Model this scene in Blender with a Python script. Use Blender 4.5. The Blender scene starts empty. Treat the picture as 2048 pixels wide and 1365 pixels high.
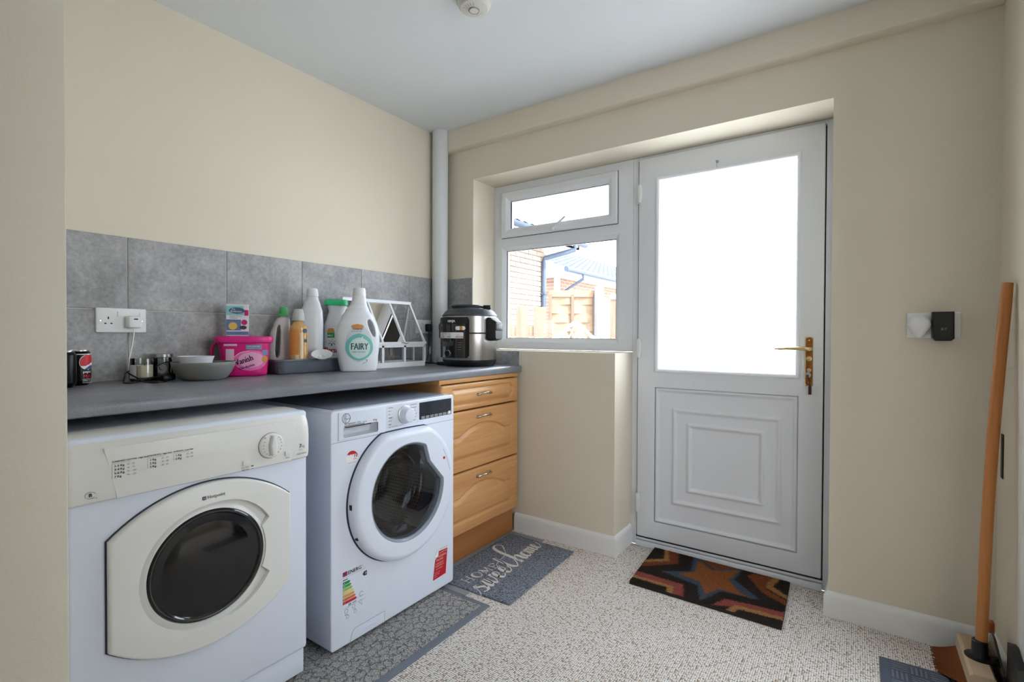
import bpy, bmesh, math, random
from mathutils import Vector, Matrix
from mathutils.geometry import tessellate_polygon
random.seed(7)
S = bpy.context.scene
COL = S.collection
PI = math.pi

# ---------------------------------------------------------------- camera
cd = bpy.data.cameras.new('camera')
cam = bpy.data.objects.new('camera', cd); COL.objects.link(cam)
fw = Vector((-0.56961329, 0.821829, -0.01173881)); rt = Vector((0.82185432, 0.56968506, 0.00379582)); up = Vector((-0.00980694, 0.00748545, 0.99992389))
mw = Matrix((rt, up, -fw)).transposed().to_4x4(); mw.translation = Vector((2.148426, 0, 1.102416))
cam.matrix_world = mw
cd.sensor_width = 36; cd.sensor_fit = 'HORIZONTAL'; cd.lens = 994.85 * 36 / 2048; cd.clip_start = .02; cd.clip_end = 200
S.camera = cam
# ---------------------------------------------------------------- sky, lamps, exposure
w = bpy.data.worlds.new('sky'); S.world = w; w.use_nodes = True
bg = w.node_tree.nodes['Background']; bg.inputs[0].default_value = (.82, .91, 1, 1); bg.inputs[1].default_value = 10.0
def area(name, loc, rot, sx, sy, power, color):
    l = bpy.data.lights.new(name, 'AREA'); l.shape = 'RECTANGLE'; l.size = sx; l.size_y = sy; l.energy = power; l.color = color
    o = bpy.data.objects.new(name, l); COL.objects.link(o); o.location = loc; o.rotation_euler = rot
    return o
# unseen fill lights added in the hall behind the camera, no window modelled
area('hall_fill_light', (1.5, -3.3, 1.45), (math.radians(90), 0, 0), 2.2, 1.5, 6, (.86, .92, 1))
# daylight of the next room, coming through the doorway in the right-hand wall
area('next_room_window_light', (4.1, 1.15, 1.35), (0, math.radians(90), 0), 1.6, 2.0, 50, (.85, .92, 1))
area('hall_overhead_fill', (1.7, -1.0, 2.3), (0, 0, 0), .5, .5, 4, (.96, .97, 1))  # added overhead fill, an unseen source in the hall
sl = bpy.data.lights.new('sun', 'SUN'); sl.energy = 10; sl.angle = .02; sl.color = (1, .96, .9)
so = bpy.data.objects.new('sun', sl); COL.objects.link(so); so.location = (6, -1, 6); so.rotation_euler = Vector((-.72, .14, -.68)).to_track_quat('-Z', 'Y').to_euler()
S.view_settings.view_transform = 'Standard'; S.view_settings.look = 'None'; S.view_settings.gamma = 1
S.view_settings.use_curve_mapping = False; S.view_settings.exposure = 0.06

# ---------------------------------------------------------------- materials
def lin(h):
    if isinstance(h, str):
        h = h.lstrip('#'); c = [int(h[i:i+2], 16) / 255 for i in (0, 2, 4)]
    else: c = [x / 255 for x in h]
    return tuple(((x + .055) / 1.055) ** 2.4 if x > .04045 else x / 12.92 for x in c) + (1,)
class NT:
    def __init__(s, name):
        s.m = bpy.data.materials.new(name); s.m.use_nodes = True; s.t = s.m.node_tree; s.n = s.t.nodes; s.l = s.t.links
        s.b = s.n['Principled BSDF']; s.out = s.n['Material Output']
    def add(s, typ, ins=None, **kw):
        n = s.n.new(typ)
        for k, v in kw.items(): setattr(n, k, v)
        for k, v in (ins or {}).items():
            if hasattr(v, 'is_output'): s.l.new(v, n.inputs[k])
            else: n.inputs[k].default_value = v
        return n
    def coord(s, scale=(1, 1, 1), rot=(0, 0, 0)):
        c = s.add('ShaderNodeTexCoord'); return s.add('ShaderNodeMapping', {'Vector': c.outputs['Object'], 'Scale': scale, 'Rotation': rot}).outputs[0]
    def noise(s, vec, scale, detail=3, rough=.5):
        return s.add('ShaderNodeTexNoise', {'Vector': vec, 'Scale': scale, 'Detail': detail, 'Roughness': rough}).outputs['Fac']
    def ramp(s, fac, stops):
        r = s.add('ShaderNodeValToRGB', {'Fac': fac}); e = r.color_ramp.elements
        while len(e) < len(stops): e.new(.5)
        for i, (p, c) in enumerate(stops): e[i].position = p; e[i].color = c
        return r.outputs['Color']
    def mix(s, fac, a, b):
        m = s.add('ShaderNodeMix', data_type='RGBA')
        for k, v in ((0, fac), (6, a), (7, b)):
            if hasattr(v, 'is_output'): s.l.new(v, m.inputs[k])
            else: m.inputs[k].default_value = v
        return m.outputs[2]
    def bump(s, h, strength, dist=.001):
        b = s.add('ShaderNodeBump', {'Height': h, 'Strength': strength, 'Distance': dist}); s.l.new(b.outputs[0], s.b.inputs['Normal']); return b
MATS = {}
def pm(name, col, rough=.5, metal=0, var=.05, nscale=30, bump=0, bscale=250, bdist=.0008, coat=0, trans=0, ior=1.45, spec=.5, sss=0):
    if name in MATS: return MATS[name]
    t = NT(name); v = t.coord(); c = lin(col)
    n = t.noise(v, nscale, 4)
    a = tuple(max(0, x * (1 - var)) for x in c[:3]) + (1,); b = tuple(min(1, x * (1 + var)) for x in c[:3]) + (1,)
    t.l.new(t.mix(n, a, b), t.b.inputs['Base Color'])
    t.b.inputs['Roughness'].default_value = rough; t.b.inputs['Metallic'].default_value = metal
    t.b.inputs['Coat Weight'].default_value = coat; t.b.inputs['Transmission Weight'].default_value = trans
    t.b.inputs['IOR'].default_value = ior; t.b.inputs['Specular IOR Level'].default_value = spec
    if bump: t.bump(t.noise(v, bscale, 3), bump, bdist)
    MATS[name] = t.m; return t.m
paint = pm('magnolia_paint', (229, 220, 202), .75, var=.012, nscale=6, bump=.25, bscale=140, bdist=.0006)
ceil_m = pm('ceiling_paint', (226, 229, 232), .85, var=.01, nscale=5, bump=.2, bscale=90)
gloss_w = pm('white_gloss_paint', (236, 236, 234), .35, var=.015, nscale=15, bump=.1, bscale=60)
lining_m = pm('lining_paint', (226, 220, 203), .5, var=.02, nscale=8, bump=.35, bscale=160)
upvc = pm('white_upvc', (236, 239, 245), .3, var=.01, nscale=10)
seal = pm('black_seal', (25, 27, 30), .6)
grout_m = pm('grout', (205, 203, 198), .9, var=.05, bump=.4)
pipe_m = pm('pipe_paint', (222, 224, 226), .35, var=.02)
appl = pm('appliance_enamel', (227, 234, 248), .28, var=.006, nscale=8)
cream = pm('cream_plastic', (234, 234, 231), .3, var=.006, nscale=8)
ptxt = pm('print_dark', (60, 62, 66), .6); pgry = pm('print_grey', (130, 134, 140), .6); pwht = pm('print_white', (240, 240, 240), .5)
pora = pm('print_orange', (214, 120, 70), .5); pred = pm('print_red', (196, 28, 46), .45); pgrn = pm('print_green', (46, 150, 90), .5)
blackp = pm('black_plastic', (18, 19, 22), .4, var=.1); blackg = pm('black_gloss', (10, 11, 13), .12, coat=.3)
whitep = pm('white_plastic', (236, 237, 238), .35, var=.01)
steel = pm('brushed_steel', (176, 174, 172), .28, 1, var=.05, nscale=60, bump=.05, bscale=300)
chrome = pm('nickel', (186, 180, 168), .25, 1, var=.1)
brass = pm('worn_brass', (214, 190, 140), .25, 1, var=.2, nscale=60)
brass_d = pm('tarnished_brass', (150, 96, 48), .4, .8, var=.5, nscale=110)
darkcav = pm('dark_cavity', (12, 12, 13), .8)
rubber = pm('grey_rubber', (112, 120, 132), .6, var=.06, nscale=50, bump=.2)
def m_tile():
    t = NT('stone_effect_tile'); v = t.coord()
    oi = t.add('ShaderNodeObjectInfo')
    off = t.add('ShaderNodeVectorMath', {0: v}, operation='ADD')
    sc = t.add('ShaderNodeMath', {0: oi.outputs['Random'], 1: 9.0}, operation='MULTIPLY'); t.l.new(sc.outputs[0], off.inputs[1])
    n1 = t.noise(off.outputs[0], 8, 8, .62); n2 = t.noise(off.outputs[0], 60, 6, .75)
    m = t.add('ShaderNodeMath', {0: n1, 1: n2}, operation='ADD'); m2 = t.add('ShaderNodeMath', {0: m.outputs[0], 1: .5}, operation='MULTIPLY')
    t.l.new(t.ramp(m2.outputs[0], [(.36, lin((132, 131, 132))), (.5, lin((160, 159, 160))), (.62, lin((184, 183, 184)))]), t.b.inputs['Base Color'])
    t.b.inputs['Roughness'].default_value = .45; t.bump(n2, .25, .0006); return t.m
tile_m = m_tile()
def m_top():
    t = NT('speckled_laminate'); v = t.coord(); n1 = t.noise(v, 9, 5, .6); n2 = t.noise(v, 420, 2, .6)
    a = t.ramp(n2, [(.35, lin((96, 99, 106))), (.65, lin((140, 143, 150)))]); b = t.ramp(n1, [(.3, lin((108, 111, 119))), (.7, lin((138, 142, 150)))])
    t.l.new(t.mix(.55, a, b), t.b.inputs['Base Color']); t.b.inputs['Roughness'].default_value = .33
    t.bump(n2, .08, .0003); return t.m
top_m = m_top()
def m_wood(name, c1, c2, c3, scale, axis, rough=.35, dist=1.2):
    t = NT(name); sc = [scale] * 3; sc[axis] = scale * .07
    v = t.coord(tuple(sc)); n1 = t.noise(v, 1.0, 5, .6)
    sc2 = [160] * 3; sc2[axis] = 5; n2 = t.noise(t.coord(tuple(sc2)), 1.0, 3)
    a = t.ramp(n1, [(.3, lin(c1)), (.5, lin(c2)), (.7, lin(c3))]); b = t.ramp(n2, [(.3, lin(c1)), (.7, lin(c3))])
    t.l.new(t.mix(.3, a, b), t.b.inputs['Base Color']); t.b.inputs['Roughness'].default_value = rough; t.bump(n2, .12, .0004); return t.m
oak = m_wood('honey_oak', (184, 128, 74), (206, 152, 98), (220, 170, 116), 9, 1)
oak_d = m_wood('plinth_oak', (150, 96, 50), (166, 108, 58), (178, 120, 68), 9, 1, .5)
pole_m = m_wood('varnished_pine', (168, 100, 44), (190, 120, 60), (204, 138, 78), 14, 2)
beech = m_wood('raw_beech', (176, 150, 118), (192, 168, 138), (204, 182, 152), 20, 1, .6)
fence_m = m_wood('fence_wood', (118, 96, 76), (134, 110, 88), (150, 126, 102), 12, 0, .8)
fence_v = m_wood('fence_board_wood', (94, 77, 64), (108, 89, 75), (122, 103, 88), 12, 2, .8)
def m_carpet():
    t = NT('loop_pile_carpet'); v = t.coord((1 / .0066, 1 / .0078, 1))
    vo = t.add('ShaderNodeTexVoronoi', {'Vector': v, 'Scale': 1.0, 'Randomness': .33}, voronoi_dimensions='2D')
    d = vo.outputs['Distance']
    cellc = t.add('ShaderNodeSeparateColor', {0: vo.outputs['Color']})
    base = t.ramp(cellc.outputs[0], [(0, lin((240, 236, 232))), (.6, lin((246, 243, 240))), (.85, lin((226, 216, 206))), (1, lin((190, 174, 160)))])
    big = t.noise(t.coord(), 5, 3); base = t.mix(t.ramp(big, [(.3, (.14, .14, .14, 1)), (.7, (0, 0, 0, 1))]), base, lin((196, 176, 158)))
    col = t.mix(t.ramp(d, [(.40, (0, 0, 0, 1)), (.62, (1, 1, 1, 1))]), base, lin((104, 88, 76)))
    t.l.new(col, t.b.inputs['Base Color']); t.b.inputs['Roughness'].default_value = .95; t.b.inputs['Specular IOR Level'].default_value = .1
    inv = t.add('ShaderNodeMath', {0: 1.0, 1: d}, operation='SUBTRACT'); t.bump(inv.outputs[0], .5, .003); return t.m
carpet_m = m_carpet()
def m_pile(name, c1, c2, scale, bdist, crack=0):
    t = NT(name); v = t.coord(); n = t.noise(v, scale, 4, .7); h = n
    col = t.ramp(n, [(.35, lin(c1)), (.65, lin(c2))])
    if crack:
        wv = t.add('ShaderNodeVectorMath', {0: v, 1: t.add('ShaderNodeVectorMath', {0: t.add('ShaderNodeTexNoise', {'Vector': v, 'Scale': 55.0, 'Detail': 4.0}).outputs['Color'], 'Scale': .05}, operation='SCALE').outputs[0]}, operation='ADD')
        vo = t.add('ShaderNodeTexVoronoi', {'Vector': wv.outputs[0], 'Scale': float(crack)}, voronoi_dimensions='2D', feature='DISTANCE_TO_EDGE')
        e = t.ramp(vo.outputs['Distance'], [(0, (.15, .15, .15, 1)), (.10, (1, 1, 1, 1))])
        col = t.mix(e, lin((74, 74, 76)), col); mm = t.add('ShaderNodeMath', {0: e, 1: n}, operation='ADD'); h = mm.outputs[0]
    t.l.new(col, t.b.inputs['Base Color']); t.b.inputs['Roughness'].default_value = .95; t.b.inputs['Specular IOR Level'].default_value = .1; t.bump(h, .7, bdist); return t.m
felt = m_pile('blue_grey_felt', (52, 58, 70), (158, 166, 180), 150, .002)
crinkle = m_pile('crinkled_grey_pile', (104, 104, 104), (206, 205, 204), 210, .004, 30)
def m_brick():
    t = NT('far_brickwork'); v = t.coord((1, 1, 1), (0, -PI / 2, 0))
    c = t.add('ShaderNodeTexCoord'); sx = t.add('ShaderNodeSeparateXYZ', {0: c.outputs['Object']})
    cb = t.add('ShaderNodeCombineXYZ', {0: sx.outputs[1], 1: sx.outputs[2]})
    b = t.add('ShaderNodeTexBrick', {'Vector': cb.outputs[0], 'Color1': lin((140, 110, 92)), 'Color2': lin((130, 98, 82)), 'Mortar': lin((160, 152, 144)), 'Scale': 1.0, 'Mortar Size': .006, 'Brick Width': .225, 'Row Height': .075})
    t.l.new(b.outputs[0], t.b.inputs['Base Color']); t.b.inputs['Roughness'].default_value = .9; return t.m
brickwall_m = m_brick()
def m_onebrick():
    t = NT('buff_brick'); oi = t.add('ShaderNodeObjectInfo'); v = t.coord()
    a = t.ramp(oi.outputs['Random'], [(0, lin((160, 142, 130))), (.5, lin((152, 134, 122))), (.9, lin((142, 120, 108))), (1, lin((128, 112, 106)))])
    n = t.noise(v, 40, 4, .7); t.l.new(t.mix(t.ramp(n, [(.4, (0, 0, 0, 1)), (.8, (.5, .5, .5, 1))]), a, lin((146, 126, 114))), t.b.inputs['Base Color'])
    t.b.inputs['Roughness'].default_value = .9; t.bump(n, .4, .002); return t.m
onebrick = m_onebrick()
def m_glass(name, tint=(1, 1, 1, 1), rough=0.0, refl=1.45):
    t = NT(name); tr = t.add('ShaderNodeBsdfTransparent', {0: tint}); gl = t.add('ShaderNodeBsdfGlossy', {'Color': (1, 1, 1, 1), 'Roughness': rough})
    v = t.coord(); nz = t.noise(v, 3, 2); bp = t.add('ShaderNodeBump', {'Height': nz, 'Strength': .02, 'Distance': .001}); t.l.new(bp.outputs[0], gl.inputs['Normal'])
    fr = t.add('ShaderNodeFresnel', {'IOR': refl}); mx = t.add('ShaderNodeMixShader'); t.l.new(fr.outputs[0], mx.inputs[0]); t.l.new(tr.outputs[0], mx.inputs[1]); t.l.new(gl.outputs[0], mx.inputs[2])
    t.l.new(mx.outputs[0], t.out.inputs[0]); return t.m
clear = m_glass('window_glass'); jarglass = m_glass('thin_jar_glass', (.93, .95, .95, 1), .02, 1.5); smoked = m_glass('smoked_glass', (.62, .66, .72, 1), .03, 1.6)
def m_obscure():
    t = NT('patterned_obscure_glass'); v = t.coord()
    vo = t.add('ShaderNodeTexVoronoi', {'Vector': v, 'Scale': 28.0, 'Randomness': .8}); wv = t.add('ShaderNodeMath', {0: vo.outputs['Distance'], 1: 60.0}, operation='MULTIPLY'); sn = t.add('ShaderNodeMath', {0: wv.outputs[0]}, operation='SINE')
    n = t.noise(v, 160, 3, .6); h = t.add('ShaderNodeMath', {0: sn.outputs[0], 1: n}, operation='ADD')
    bp = t.add('ShaderNodeBump', {'Height': h.outputs[0], 'Strength': .5, 'Distance': .003})
    tl = t.add('ShaderNodeBsdfTranslucent', {'Color': (.97, .98, .99, 1)}); tr = t.add('ShaderNodeBsdfTransparent', {0: (.95, .96, .97, 1)}); gl = t.add('ShaderNodeBsdfGlossy', {'Roughness': .12})
    for x in (tl, gl): t.l.new(bp.outputs[0], x.inputs['Normal'])
    f = t.ramp(h.outputs[0], [(.2, (.28, .28, .28, 1)), (.9, (.42, .42, .42, 1))])
    m1 = t.add('ShaderNodeMixShader'); t.l.new(f, m1.inputs[0]); t.l.new(tr.outputs[0], m1.inputs[1]); t.l.new(tl.outputs[0], m1.inputs[2])
    m2 = t.add('ShaderNodeMixShader', {0: .05}); t.l.new(m1.outputs[0], m2.inputs[1]); t.l.new(gl.outputs[0], m2.inputs[2]); t.l.new(m2.outputs[0], t.out.inputs[0]); return t.m
obscure = m_obscure()
def m_drum():
    t = NT('perforated_drum_steel'); c = t.add('ShaderNodeTexCoord'); s = t.add('ShaderNodeSeparateXYZ', {0: c.outputs['UV']})
    v = t.add('ShaderNodeCombineXYZ', {0: s.outputs[0], 1: s.outputs[1]})
    vo = t.add('ShaderNodeTexVoronoi', {'Vector': v.outputs[0], 'Scale': 1.0, 'Randomness': 0.0}, voronoi_dimensions='2D')
    f = t.ramp(vo.outputs['Distance'], [(.22, (0, 0, 0, 1)), (.3, (1, 1, 1, 1))]); t.l.new(t.mix(f, (.01, .01, .01, 1), lin((176, 166, 150))), t.b.inputs['Base Color'])
    t.b.inputs['Metallic'].default_value = .85; t.b.inputs['Roughness'].default_value = .35; return t.m
drum_m = m_drum()
def m_vc(name, rough=.95):
    t = NT(name); a = t.add('ShaderNodeVertexColor', layer_name='print'); v = t.coord(); n = t.noise(v, 300, 3, .7)
    t.l.new(t.mix(t.ramp(n, [(.35, (.75, .75, .75, 1)), (.62, (.22, .22, .22, 1))]), a.outputs[0], (.012, .01, .01, 1)), t.b.inputs['Base Color']); t.b.inputs['Roughness'].default_value = rough
    t.b.inputs['Specular IOR Level'].default_value = .1; t.bump(n, .8, .003); return t.m
coir = m_vc('printed_coir')

# ---------------------------------------------------------------- mesh helpers
def FX(x0): return lambda u, v, w: Vector((x0 + w, u, v))          # faces +X, u = Y, v = Z
def FY(y0): return lambda u, v, w: Vector((u, y0 - w, v))          # faces -Y, u = X, v = Z
def FZ(z0): return lambda u, v, w: Vector((u, v, z0 + w))
def FD(c, deg, tilt=0):                                            # upright face turned by deg (0 = +X)
    a = math.radians(deg); n = Vector((math.cos(a), math.sin(a), 0)); U = Vector((-math.sin(a), math.cos(a), 0)); Z = Vector((0, 0, 1)); c = Vector(c)
    if tilt:
        q = Matrix.Rotation(math.radians(tilt), 3, U); n = q @ n; Z = q @ Z
    return lambda u, v, w: c + U * u + Z * v + n * w
def CY(c, r, deg):                                                 # wraps (u, v) round a cylinder
    c = Vector(c); a0 = math.radians(deg)
    def f(u, v, w):
        rr = (r(v) if callable(r) else r); a = a0 + u / rr; return c + Vector(((rr + w) * math.cos(a), (rr + w) * math.sin(a), v))
    return f
ID = lambda u, v, w: Vector((u, v, w))
def circ(cx, cy, r, n=48, ry=None, a0=0):
    ry = r if ry is None else ry
    return [(cx + r * math.cos(a0 + 2 * PI * i / n), cy + ry * math.sin(a0 + 2 * PI * i / n)) for i in range(n)]
def rrect(u0, u1, v0, v1, r, n=5):
    out = []
    for cx, cy, a in ((u1 - r, v0 + r, -PI / 2), (u1 - r, v1 - r, 0), (u0 + r, v1 - r, PI / 2), (u0 + r, v0 + r, PI)):
        for i in range(n + 1): out.append((cx + r * math.cos(a + PI / 2 * i / n), cy + r * math.sin(a + PI / 2 * i / n)))
    return out
def area2(p): return sum(p[i][0] * p[(i + 1) % len(p)][1] - p[(i + 1) % len(p)][0] * p[i][1] for i in range(len(p))) / 2
def inset(p, d):
    n = len(p); out = []; s = 1 if area2(p) > 0 else -1
    for i in range(n):
        a, b, c = Vector(p[i - 1]), Vector(p[i]), Vector(p[(i + 1) % n])
        e1 = (b - a); e2 = (c - b)
        if e1.length < 1e-9: e1 = e2
        if e2.length < 1e-9: e2 = e1
        e1 = e1.normalized(); e2 = e2.normalized(); n1 = Vector((-e1.y, e1.x)) * s; n2 = Vector((-e2.y, e2.x)) * s
        m = n1 + n2; m = n1 if m.length < 1e-6 else m.normalized(); k = d / max(.5, m.dot(n1)); out.append((b.x + m.x * k, b.y + m.y * k))
    return out
_fc = {}
def glyphs(s, align='L'):
    k = (s, align)
    if k not in _fc:
        c = bpy.data.curves.new('t', 'FONT'); c.body = s; c.align_x = {'L': 'LEFT', 'C': 'CENTER', 'R': 'RIGHT'}[align]; c.resolution_u = 2
        o = bpy.data.objects.new('t', c); me = bpy.data.meshes.new_from_object(o)
        _fc[k] = ([tuple(v.co) for v in me.vertices], [tuple(p.vertices) for p in me.polygons])
        bpy.data.meshes.remove(me); bpy.data.objects.remove(o); bpy.data.curves.remove(c)
    return _fc[k]
class M:
    def __init__(s): s.bm = bmesh.new()
    def loft(s, loops, cap0=True, cap1=True, closed=True):
        vs = [[s.bm.verts.new(p) for p in L] for L in loops]; n = len(vs[0])
        for a, b in zip(vs, vs[1:]):
            for i in range(n if closed else n - 1):
                j = (i + 1) % n
                try: s.bm.faces.new((a[i], a[j], b[j], b[i]))
                except ValueError: pass
        for c, L, f in ((cap0, vs[0], -1), (cap1, vs[-1], 1)):
            if c:
                try: s.bm.faces.new(L if f > 0 else L[::-1])
                except ValueError: pass
        return s
    def box(s, x0, x1, y0, y1, z0, z1, b=0, f=ID, seg=2):
        c = [(x0, y0, z0), (x1, y0, z0), (x1, y1, z0), (x0, y1, z0), (x0, y0, z1), (x1, y0, z1), (x1, y1, z1), (x0, y1, z1)]
        vs = [s.bm.verts.new(f(*p)) for p in c]
        fs = [s.bm.faces.new([vs[i] for i in q]) for q in ((0, 3, 2, 1), (4, 5, 6, 7), (0, 1, 5, 4), (1, 2, 6, 5), (2, 3, 7, 6), (3, 0, 4, 7))]
        if b:
            es = list({e for q in fs for e in q.edges}); bmesh.ops.bevel(s.bm, geom=es, offset=b, segments=seg, affect='EDGES', profile=.5, clamp_overlap=True)
        return s
    def plate(s, outer, w0, w1, f, holes=(), b=0, seg=3):
        if area2(outer) < 0: outer = outer[::-1]
        loops = [(outer, w0)]
        if b:
            for i in range(seg + 1):
                a = PI / 2 * i / seg; loops.append((inset(outer, b * (1 - math.cos(a))) if i else outer, w1 - b + b * math.sin(a)))
        else: loops.append((outer, w1))
        L3 = [[f(u, v, w) for u, v in L] for L, w in loops]
        s.loft(L3, False, False)
        front = loops[-1][0]; hs = [h[::-1] if area2(h) > 0 else list(h) for h in holes]
        for h in hs: s.loft([[f(u, v, w0) for u, v in h], [f(u, v, w1) for u, v in h]], False, False)
        for w, L, flip in ((w1, front, False), (w0, outer, True)):
            polys = [[Vector((u, v, 0)) for u, v in L]] + [[Vector((u, v, 0)) for u, v in h] for h in hs]
            flat = [p for q in polys for p in q]; vs = [s.bm.verts.new(f(p.x, p.y, w)) for p in flat]
            for t in tessellate_polygon(polys):
                t = t[::-1] if flip else t
                try: s.bm.faces.new([vs[i] for i in t])
                except ValueError: pass
        bmesh.ops.remove_doubles(s.bm, verts=s.bm.verts, dist=1e-6); bmesh.ops.recalc_face_normals(s.bm, faces=s.bm.faces)
        return s
    def flat(s, pts, w, f):
        vs = [s.bm.verts.new(f(u, v, w)) for u, v in pts]
        for t in tessellate_polygon([[Vector((u, v, 0)) for u, v in pts]]):
            try: s.bm.faces.new([vs[i] for i in t])
            except ValueError: pass
        return s
    def rflat(s, u0, u1, v0, v1, w, f, nu=1):
        for i in range(nu):
            a, b = u0 + (u1 - u0) * i / nu, u0 + (u1 - u0) * (i + 1) / nu; s.bm.faces.new([s.bm.verts.new(f(*p)) for p in ((a, v0, w), (b, v0, w), (b, v1, w), (a, v1, w))])
        return s
    def lathe(s, prof, c=(0, 0, 0), n=32, f=None, caps=True, sy=1):      # prof (r, h); f maps (u, v, w): axis along w
        cx, cy, cz = c
        if f is None: L = [[Vector((cx + r * math.cos(2 * PI * i / n), cy + sy * r * math.sin(2 * PI * i / n), cz + h)) for i in range(n)] for r, h in prof]
        else: L = [[f(cx + r * math.cos(2 * PI * i / n), cy + sy * r * math.sin(2 * PI * i / n), cz + h) for i in range(n)] for r, h in prof]
        return s.loft(L, caps, caps)
    def tube(s, pts, r, n=8, caps=True, flat=1):
        pts = [Vector(p) for p in pts]; L = []; up0 = Vector((0, 0, 1)); prev = None
        for i, p in enumerate(pts):
            d = (pts[min(i + 1, len(pts) - 1)] - pts[max(i - 1, 0)]).normalized()
            if prev is None: a = d.cross(up0) if abs(d.dot(up0)) < .95 else d.cross(Vector((1, 0, 0)))
            else: a = prev - d * prev.dot(d)
            a.normalize(); prev = a; b = d.cross(a); rr = r[i] if isinstance(r, (list, tuple)) else r
            L.append([p + (a * math.cos(2 * PI * k / n) + b * math.sin(2 * PI * k / n) * flat) * rr for k in range(n)])
        return s.loft(L, caps, caps)
    def ring(s, rect, prof, f, closed=False):                           # mitred picture frame; prof = [(inset, w)]
        u0, u1, v0, v1 = rect; L = [[f(*p) for p in ((u0 + d, v0 + d, w), (u1 - d, v0 + d, w), (u1 - d, v1 - d, w), (u0 + d, v1 - d, w))] for d, w in prof]
        if closed: L.append(L[0])
        s.loft(L, False, False)
        if closed: bmesh.ops.remove_doubles(s.bm, verts=s.bm.verts, dist=1e-6)
        return s
    def hfield(s, u0, u1, v0, v1, nu, nv, h, f, w0=0):
        g = [[s.bm.verts.new(f(u0 + (u1 - u0) * i / nu, v0 + (v1 - v0) * j / nv, h(u0 + (u1 - u0) * i / nu, v0 + (v1 - v0) * j / nv))) for i in range(nu + 1)] for j in range(nv + 1)]
        for j in range(nv):
            for i in range(nu): s.bm.faces.new((g[j][i], g[j][i + 1], g[j + 1][i + 1], g[j + 1][i]))
        rim = g[0] + [g[j][nu] for j in range(1, nv + 1)] + g[nv][::-1][1:] + [g[j][0] for j in range(nv - 1, 0, -1)]
        c = [(u0 + (u1 - u0) * i / nu, v0) for i in range(nu + 1)] + [(u1, v0 + (v1 - v0) * j / nv) for j in range(1, nv + 1)] + [(u0 + (u1 - u0) * i / nu, v1) for i in range(nu - 1, -1, -1)] + [(u0, v0 + (v1 - v0) * j / nv) for j in range(nv - 1, 0, -1)]
        bk = [s.bm.verts.new(f(u, v, w0)) for u, v in c]
        for i in range(len(rim)):
            j = (i + 1) % len(rim); s.bm.faces.new((rim[j], rim[i], bk[i], bk[j]))
        s.bm.faces.new(bk[::-1]); return s
    def text(s, t, u, v, size, f, w=.0004, align='L', sx=1.0, rot=0, bold=0):
        vs, fs = glyphs(t, align); ca, sa = math.cos(rot), math.sin(rot)
        for du in ((0, bold) if bold else (0,)):
            nv = []
            for x, y, _ in vs:
                x = x * size * sx + du; y *= size; nv.append(s.bm.verts.new(f(u + x * ca - y * sa, v + x * sa + y * ca, w)))
            for q in fs:
                try: s.bm.faces.new([nv[i] for i in q])
                except ValueError: pass
        return s
    def stroke(s, pts, width, f, w=.0005, n=6):                          # brush lettering: thick when running down
        P = [Vector(p) for p in pts]; Q = []
        for i in range(len(P) - 1):
            a, b, c, d = P[max(i - 1, 0)], P[i], P[i + 1], P[min(i + 2, len(P) - 1)]
            for k in range(n):
                t = k / n; Q.append(.5 * ((2 * b) + (c - a) * t + (2 * a - 5 * b + 4 * c - d) * t * t + (3 * b - a - 3 * c + d) * t ** 3))
        Q.append(P[-1]); L = []
        for i, p in enumerate(Q):
            d = (Q[min(i + 1, len(Q) - 1)] - Q[max(i - 1, 0)])
            if d.length < 1e-9: d = Vector((1, 0))
            d.normalize(); th = width * (.42 + .95 * max(0, -d.y)); nrm = Vector((-d.y, d.x)) * th / 2
            L.append((s.bm.verts.new(f(p.x + nrm.x, p.y + nrm.y, w)), s.bm.verts.new(f(p.x - nrm.x, p.y - nrm.y, w))))
        for a, b in zip(L, L[1:]): s.bm.faces.new((a[0], a[1], b[1], b[0]))
        return s
WL = {}
def finish(name, me, mat, parent, smooth=True, origin=None, angle=35):
    if mat: me.materials.append(mat)
    if smooth:
        for p in me.polygons: p.use_smooth = True
        me.set_sharp_from_angle(angle=math.radians(angle))
    o = bpy.data.objects.new(name, me); COL.objects.link(o)
    if parent is None:
        if origin is None:
            xs = [v.co for v in me.vertices]
            origin = Vector(((min(v.x for v in xs) + max(v.x for v in xs)) / 2, (min(v.y for v in xs) + max(v.y for v in xs)) / 2, min(v.z for v in xs)))
        o.location = origin; WL[o.name] = Vector(origin)
    else: o.parent = parent; WL[o.name] = WL[parent.name]
    me.transform(Matrix.Translation(-WL[o.name])); return o
def build(m, name, mat, parent=None, smooth=True, norm=True, **k):
    if norm: bmesh.ops.recalc_face_normals(m.bm, faces=m.bm.faces)
    me = bpy.data.meshes.new(name); m.bm.to_mesh(me); m.bm.free(); return finish(name, me, mat, parent, smooth, **k)
def T(name, label, cat, loc, group=None):
    o = bpy.data.objects.new(name, None); COL.objects.link(o); o.location = loc; o.empty_display_size = .05; WL[o.name] = Vector(loc)
    o['label'] = label; o['category'] = cat
    if group: o['group'] = group
    return o
def tag(o, label=None, cat=None, group=None, kind=None):
    for k, v in (('label', label), ('category', cat), ('group', group), ('kind', kind)):
        if v: o[k] = v
    return o
def ST(o): o['kind'] = 'structure'; return o
def SE(name, loc):
    o = bpy.data.objects.new(name, None); COL.objects.link(o); o.location = loc; WL[o.name] = Vector(loc); o['kind'] = 'structure'; return o
def fuse(o, voxel=.003, sm=4):                                     # melts overlapping shapes into one skin
    m = o.modifiers.new('fuse', 'REMESH'); m.mode = 'VOXEL'; m.voxel_size = voxel; m.use_smooth_shade = True
    if sm: q = o.modifiers.new('soften', 'SMOOTH'); q.iterations = sm; q.factor = .5

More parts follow.
